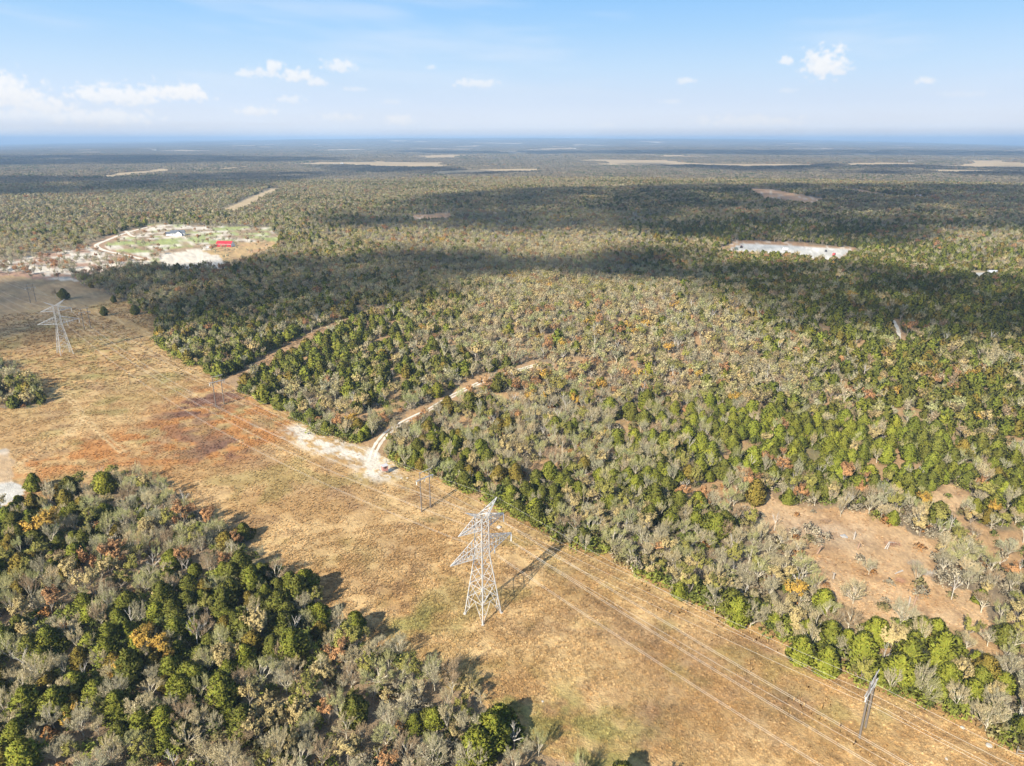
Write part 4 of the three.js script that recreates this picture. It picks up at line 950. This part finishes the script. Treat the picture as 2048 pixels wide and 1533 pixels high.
// ------------------------------------------------------------------ things in the sandy clearing
{
  const S = (px, py) => { const [x, z] = hit(px, py); return [x, ground(x, z), z]; };
  const stub = (px, py, h, lean, az, label, m) => {
    const t = base('dead_stump', ...S(px, py)), r = rng(px), d = V(Math.cos(az) * lean, 1, Math.sin(az) * lean).normalize(), g = new GB(), b = V(0, -.2, 0), e = d.clone().multiplyScalar(h);
    g.tube(b, e, .3, .2, 7, [1, 1, 1]); g.tube(e, e.clone().addScaledVector(d, .25), .2, .03, 7, [1, 1, 1]);
    part(t, 'trunk', g.build(), m);
    const q = new GB(); for (let k = 0; k < 4; k++) { const s = d.clone().multiplyScalar(h * (.4 + .5 * r())), w = R3(r); w.y = Math.abs(w.y); q.tube(s, s.clone().addScaledVector(w, .6 + 1.1 * r()), .09, .03, 5, [1, 1, 1]); }
    part(t, 'branch', q.build(), m); tag(t, label, 'dead stump', null);
  };
  const grey = std(.36, .32, .28), brown = std(.30, .20, .14), white = std(.38, .34, .30);
  stub(1634, 1108, 3.4, .35, .6, 'leaning dark dead trunk with stubs at the left of the clearing', brown);
  stub(1708, 1079, 2.6, .05, 0, 'upright grey snag next to the rubble heap in the clearing', grey);
  stub(1716, 1098, 2.2, .15, 1, 'short brown broken stump right below the upright snag', brown);
  stub(1817, 1215, 3.2, .05, 2, 'twin-trunk grey stump in the lower clearing, left trunk', grey);
  stub(1827, 1213, 3.0, .1, 0, 'twin-trunk grey stump in the lower clearing, right trunk', brown);
  stub(1667, 1158, 2.2, .2, 2, 'thin grey stump beside the wide bare tree in the clearing', grey);
  const t = base('fallen_tree', ...S(1780, 1095)); tag(t, 'fallen tree with white forked trunk and reddish twigs inside the clearing', 'fallen tree', null);
  const g = new GB(); g.tube(V(-2.2, .1, 1.2), V(-.6, 2.0, .2), .2, .16, 6, [1, 1, 1]); g.tube(V(-1.6, .1, 1.4), V(-.2, 1.9, .1), .17, .13, 6, [1, 1, 1]); g.tube(V(-.6, 2, .2), V(2.4, 1.0, -.8), .16, .07, 6, [1, 1, 1]); part(t, 'trunk', g.build(), white);
  const q = new GB(), r = rng(5); for (let k = 0; k < 150; k++) { const s = V(-1.5 + 4.6 * r(), .4 + 1.2 * r(), (r() - .5) * 2), w = R3(r); w.y = Math.abs(w.y); q.tube(s, s.clone().addScaledVector(w, .5 + .9 * r()), .035, .015, 3, [1, 1, 1]); } part(t, 'twigs', q.build(), std(.33, .17, .11));
  const h = base('rubble_heap', ...S(1687, 1075)); tag(h, 'small pale grey heap of rubble near the upper left of the clearing', 'rubble heap', null);
  for (let k = 0; k < 9; k++) part(h, 'stone', rockShape(40 + k, .38 + .2 * r(), .7), k % 3 ? std(.26, .265, .28) : std(.32, .3, .28), (m) => { m.position.set((r() - .5) * 1.9, .2 + .25 * (k > 5), (r() - .5) * 1.5); m.rotation.y = r() * 6; });
  const lg = base('fallen_log', ...S(1798, 1146), .5); tag(lg, 'short pale log lying in the middle of the clearing', 'log', null);
  part(lg, 'trunk', new THREE.CylinderGeometry(.2, .26, 3.4, 9), grey, (m) => { m.rotation.z = Math.PI / 2; m.position.y = .2; });
  bar(lg, 'branch', V(.4, .2, 0), V(.9, .7, .8), .09, grey);
  const brush = (px, py, c, w, label) => { const b = base('brush_pile', ...S(px, py)); tag(b, label, 'brush pile', null); const e = new GB(), rr = rng(px); for (let k = 0; k < 220; k++) { const a = rr() * 6.28, s = V(Math.cos(a) * w * rr(), .2 + .5 * rr(), Math.sin(a) * w * .7 * rr()), d = R3(rr); d.y = Math.abs(d.y) * .8; e.tube(s, s.clone().addScaledVector(d, .5 + .8 * rr()), .04, .015, 3, [1, 1, 1]); } part(b, 'twigs', e.build(), c); };
  brush(1830, 1130, std(.36, .29, .22), 2.3, 'grey-brown brush pile right of centre in the clearing, upper one');
  brush(1856, 1150, std(.40, .36, .31), 2.5, 'grey brush pile right of centre in the clearing, lower one');
  brush(1650, 1045, std(.36, .24, .15), 1.6, 'small brown brush pile at the top of the clearing');
  brush(1800, 1165, std(.42, .24, .15), 1.3, 'small reddish brush pile low in the clearing');
}

// ------------------------------------------------------------------ homestead, pad and far buildings
function gable(t, name, w, h, d, rise, wallMat, roofMat, over = .4) {  // walls with pointed ends, two roof panels; long side along x
  const s = new THREE.Shape([new THREE.Vector2(-d / 2, 0), new THREE.Vector2(d / 2, 0), new THREE.Vector2(d / 2, h), new THREE.Vector2(0, h + rise), new THREE.Vector2(-d / 2, h)]);
  const g = new THREE.ExtrudeGeometry(s, { depth: w, bevelEnabled: false }); g.translate(0, 0, -w / 2); g.rotateY(Math.PI / 2);
  const walls = part(t, 'walls', g, wallMat), a = Math.atan2(rise, d / 2), l = Math.hypot(rise, d / 2) + over;
  for (const k of [-1, 1]) part(t, 'roof', new THREE.BoxGeometry(w + over * 2, .16, l), roofMat, (m) => { const q = l / 2 - .02; m.position.set(0, h + rise - Math.sin(a) * q + .12, k * Math.cos(a) * q); m.rotation.x = k * a; });
  return walls;
}
const whiteWall = std(.78, .77, .75, .8), slate = std(.10, .115, .14, .7), redRoof = std(.46, .02, .03, .55), paleRoof = std(.44, .42, .38, .6), glassDark = std(.05, .06, .08, .3), blackRubber = std(.03, .03, .03, .9), tanWall = std(.55, .47, .36, .85), greyRoof = std(.42, .43, .46, .6);
const on = (px, py, name, turn) => { const [x, z] = hit(px, py); return base(name, x, ground(x, z), z, turn); };
{
  const t = on(356, 471, 'house', .25); tag(t, 'white house with dark slate gables on the homestead clearing', 'house', null);
  gable(t, 'walls', 17, 3.2, 10, 3.6, whiteWall, slate);
  const w = new THREE.Group(); w.name = 'front_gable'; w.position.set(2, 0, 5.5); w.rotation.y = Math.PI / 2; t.add(w); gable(w, 'walls', 8, 3.2, 8, 3.1, whiteWall, slate);
  const w2 = new THREE.Group(); w2.name = 'garage_wing'; w2.position.set(-11, 0, 1); t.add(w2); gable(w2, 'walls', 7, 2.7, 7, 2.2, whiteWall, slate);
  for (const [x, y, wd, hh] of [[-5.5, 1.7, 1.5, 1.3], [-2.6, 1.2, 1.1, 2.1], [7, 1.7, 1.4, 1.3]]) part(t, y < 1.5 ? 'door' : 'window', new THREE.BoxGeometry(wd, hh, .1), glassDark, (m) => m.position.set(x, y, 5.03));
  part(t, 'chimney', new THREE.BoxGeometry(1, 2.4, 1), std(.4, .38, .36), (m) => m.position.set(-3, 6.6, -1.4));
}
{
  const t = on(451, 493, 'barn', -.12); tag(t, 'long red-roofed barn with white end wall near the homestead', 'barn', null);
  gable(t, 'walls', 19, 3.6, 9.5, 2.8, whiteWall, redRoof, .3);
  part(t, 'side_cladding', new THREE.BoxGeometry(18.8, 3.1, .08), std(.34, .02, .03, .6), (m) => m.position.set(.2, 1.6, 4.79));
  part(t, 'barn_door', new THREE.BoxGeometry(.1, 3, 3.2), std(.64, .63, .62), (m) => m.position.set(-9.53, 1.5, 0));
  for (const x of [-4, 2, 7]) part(t, 'window', new THREE.BoxGeometry(1.2, 1, .08), glassDark, (m) => m.position.set(x, 2, 4.86));
}
function trailer(px, py, turn, name, label, cat, len, wall) {
  const t = on(px, py, name, turn); tag(t, label, cat, null);
  const s = new THREE.Shape(); s.moveTo(-len / 2, .6); s.lineTo(len / 2 - .4, .6); s.quadraticCurveTo(len / 2, .6, len / 2, 1.1); s.lineTo(len / 2 - .1, 2.6); s.quadraticCurveTo(len / 2 - .3, 3, len / 2 - .8, 3); s.lineTo(-len / 2 + .3, 3); s.quadraticCurveTo(-len / 2, 3, -len / 2, 2.6);
  part(t, 'body', new THREE.ExtrudeGeometry(s, { depth: 2.4, bevelEnabled: true, bevelSize: .06, bevelThickness: .06, bevelSegments: 2 }).translate(0, 0, -1.2), wall);
  for (const x of [-len * .25, len * .2]) part(t, 'window', new THREE.BoxGeometry(1.1, .7, .04), glassDark, (m) => m.position.set(x, 2.1, 1.28));
  part(t, 'door', new THREE.BoxGeometry(.7, 1.8, .04), std(.6, .6, .62), (m) => m.position.set(-.1, 1.6, 1.28));
  for (const x of [-.5, .5]) for (const z of [-1.05, 1.05]) part(t, 'wheel', new THREE.CylinderGeometry(.36, .36, .25, 14).rotateX(Math.PI / 2), blackRubber, (m) => m.position.set(x, .36, z));
  bar(t, 'hitch', V(len / 2 - .2, .55, 0), V(len / 2 + 1.1, .5, 0), .12, steel);
}
trailer(418, 497, .1, 'travel_trailer', 'small white trailer parked left of the red-roofed barn', 'trailer', 6.5, std(.62, .62, .62, .5));
trailer(1571, 501, .35, 'travel_trailer', 'white trailer parked in the middle of the gravel pad', 'trailer', 6.2, whiteWall);
{
  const t = on(1652, 504, 'water_tank', 0); tag(t, 'round dark tank on the right part of the gravel pad', 'tank', null);
  part(t, 'body', new THREE.CylinderGeometry(1.3, 1.3, 2.2, 20), std(.06, .06, .065, .6), (m) => m.position.y = 1.1);
  part(t, 'lid', new THREE.ConeGeometry(1.32, .5, 20), std(.08, .08, .085, .6), (m) => m.position.y = 2.45);
  const u = on(1668, 511, 'shipping_container', .9); tag(u, 'red metal container at the lower right corner of the gravel pad', 'container', null);
  part(u, 'body', new THREE.BoxGeometry(4.6, 2.6, 2.4), std(.42, .06, .07, .6), (m) => m.position.y = 1.4);
  for (let i = 0; i < 12; i++) part(u, 'rib', new THREE.BoxGeometry(.16, 2.3, 2.5), std(.36, .05, .06, .6), (m) => m.position.set(-2.1 + i * .38, 1.4, 0));
  part(u, 'door', new THREE.BoxGeometry(.06, 2.3, 2.1), std(.16, .04, .05), (m) => m.position.set(2.34, 1.4, 0));
  const k = on(1483, 496, 'tractor', .6); tag(k, 'small dark red tractor at the left end of the gravel pad', 'tractor', null);
  const tr = std(.25, .05, .05, .5);
  part(k, 'hood', new THREE.BoxGeometry(2, .9, .9), tr, (m) => m.position.set(1, 1.4, 0)); part(k, 'cab', new THREE.BoxGeometry(1.3, 1.5, 1.3), glassDark, (m) => m.position.set(-.5, 2.1, 0)); part(k, 'roof', new THREE.BoxGeometry(1.6, .14, 1.5), tr, (m) => m.position.set(-.5, 2.92, 0));
  for (const z of [-.85, .85]) { part(k, 'wheel', new THREE.CylinderGeometry(.85, .85, .45, 18).rotateX(Math.PI / 2), blackRubber, (m) => m.position.set(-.7, .85, z)); part(k, 'wheel', new THREE.CylinderGeometry(.5, .5, .35, 16).rotateX(Math.PI / 2), blackRubber, (m) => m.position.set(1.5, .5, z * .8)); }
  const e = on(1472, 500, 'storage_box', .2); tag(e, 'dark green storage box left of the tractor on the gravel pad', 'container', null);
  part(e, 'body', new THREE.BoxGeometry(3.6, 2.7, 2.4), std(.06, .09, .08, .7), (m) => m.position.y = 1.35); part(e, 'roof', new THREE.BoxGeometry(3.8, .12, 2.6), std(.1, .13, .12, .7), (m) => m.position.y = 2.78); part(e, 'door', new THREE.BoxGeometry(1.2, 2.1, .05), std(.12, .14, .13), (m) => m.position.set(.4, 1.2, 1.23));
}
{
  const t = on(1962, 557, 'house', .12); tag(t, 'low tan house with a pale roof in the yard at the right edge', 'house', null);
  gable(t, 'walls', 22, 2.8, 9, 2.4, tanWall, paleRoof, .6);
  for (const x of [-7, -2, 5]) part(t, 'window', new THREE.BoxGeometry(1.6, 1.2, .1), glassDark, (m) => m.position.set(x, 1.6, 4.53));
  const u = on(1990, 551, 'shed', -.1); tag(u, 'grey metal shed right of the low tan house', 'shed', null);
  gable(u, 'walls', 13, 3, 8, 1.8, std(.55, .56, .58), greyRoof, .3); part(u, 'door', new THREE.BoxGeometry(3, 2.4, .1), glassDark, (m) => m.position.set(-2, 1.2, 4.03));
}
{
  const farWall = std(.5, .5, .49, .8), farRoof = std(.36, .35, .34, .7);
  const B = (px, py, W, Hh, D, label) => { const k = py < 320 ? .5 : .75, w = W * k, h = Hh * k, d = D * k; const t = on(px, py, 'far_building', 0); tag(t, label, 'building', null); gable(t, 'walls', w, h, d, d * .18, farWall, farRoof, .5); const n = Math.max(2, Math.round(w / 9)); for (let i = 0; i < n; i++) part(t, 'window', new THREE.BoxGeometry(2.4, 2.2, .1), glassDark, (m) => m.position.set((i + .5) / n * w - w / 2, h * .55, d / 2 + .05)); };
  B(684, 331, 22, 15, 14, 'tall white building at the right end of the pale far field');
  B(670, 331, 26, 8, 14, 'low white building beside the tall one at the far field');
  B(441, 312, 44, 9, 20, 'tiny white building far off above the left fields');
  B(355, 313, 60, 10, 24, 'longest of the tiny white buildings far left');
  B(308, 301, 90, 14, 34, 'pale building near the horizon at left');
  B(640, 294, 110, 16, 40, 'wide white building near the horizon left of centre');
  B(1150, 298, 60, 14, 30, 'small white building near the horizon right of centre');
  B(1313, 286, 150, 34, 60, 'bright white cluster building right on the horizon');
  B(1822, 325, 46, 9, 20, 'white roofed building on the pale field far right');
  B(1925, 318, 60, 9, 24, 'white building row at the far right edge');
  B(943, 395, 16, 6, 9, 'small white house in the shaded wood beyond the centre');
  B(1836, 395, 14, 6, 9, 'small white house at the end of the thin far road');
}

// ------------------------------------------------------------------ clouds overhead that shade parts of the land
{
  const ALT = 1450, back = [-SHADE[0], -SHADE[1]], reach = ALT / Math.tan(SUN_EL), gs = [];
  const shade = (spacing, ...pts) => {
    const q = poly(...pts), b = q.box;
    for (let x = b[0]; x < b[2]; x += spacing) for (let z = b[1]; z < b[3]; z += spacing) {
      const i = Math.round(x / spacing * 7), j = Math.round(z / spacing * 7), X = x + (hash2(i, j, 601) - .5) * spacing, Z = z + (hash2(i, j, 602) - .5) * spacing;
      if (!inside(q, X, Z)) continue;
      const s = spacing * (.62 + .5 * hash2(i, j, 603)), g = new THREE.IcosahedronGeometry(s, 2), p = g.attributes.position, dy = (hash2(i, j, 604) - .3) * spacing * .7, up = ALT + dy, k0 = reach * up / ALT;
      for (let v = 0; v < p.count; v++) { const a = p.getX(v), e = p.getY(v), f = p.getZ(v), w = .8 + .4 * noise(a / s * 1.6 + i, f / s * 1.6 + e / s, 605); p.setXYZ(v, a * w + X + back[0] * k0, (e > 0 ? e : e * .5) * w * .55 + up, f * w + Z + back[1] * k0); }
      g.computeVertexNormals(); gs.push(g);
    }
  };
  shade(39, [-120, 560], [0, 566], [110, 560], [150, 552], [310, 534], [540, 516], [760, 512], [920, 502], [1030, 530], [960, 566], [850, 596], [720, 612], [600, 644], [500, 655], [400, 655], [318, 652], [300, 680], [150, 690], [0, 700], [-120, 700]);
  shade(42, [1270, 505], [1380, 516], [1480, 535], [1600, 548], [1740, 545], [1900, 562], [2150, 575], [2150, 700], [2048, 690], [1850, 655], [1640, 628], [1480, 600], [1290, 574], [1180, 545]);
  shade(70, [640, 446], [780, 424], [850, 398], [1000, 384], [1250, 376], [1500, 372], [2200, 374], [2200, 468], [1850, 480], [1750, 492], [1450, 492], [1300, 470], [1130, 455], [980, 470], [860, 458]);
  shade(130, [-100, 352], [200, 362], [400, 352], [600, 346], [720, 350], [560, 366], [480, 378], [300, 386], [0, 396], [-100, 396]);
  shade(130, [640, 331], [900, 338], [1060, 345], [980, 352], [640, 345]);
  shade(150, [1240, 326], [1600, 336], [1640, 345], [2150, 346], [2150, 358], [1800, 352], [1400, 340]);
  shade(44, [880, 514], [1080, 522], [1320, 520], [1320, 556], [1100, 560], [960, 562]);
  shade(190, [-150, 314], [400, 313], [720, 318], [520, 325], [200, 331], [-150, 331]);
  shade(210, [760, 303], [1300, 301], [2150, 305], [2150, 313], [1500, 311], [900, 309]);
  shade(170, [1500, 330], [1900, 334], [2150, 334], [2150, 341], [1700, 340]);
  const m = std(.92, .92, .94, 1, { transparent: true, opacity: .24 }), o = new THREE.Mesh(mergeGeometries(gs), m); o.name = 'cloud_cover'; o.castShadow = true; scene.add(o);
  console.log('cloud puffs', gs.length);
  tag(o, 'broken white cumulus drifting high above the camera', 'clouds', null, 'structure');
}

renderer.render(scene, camera);
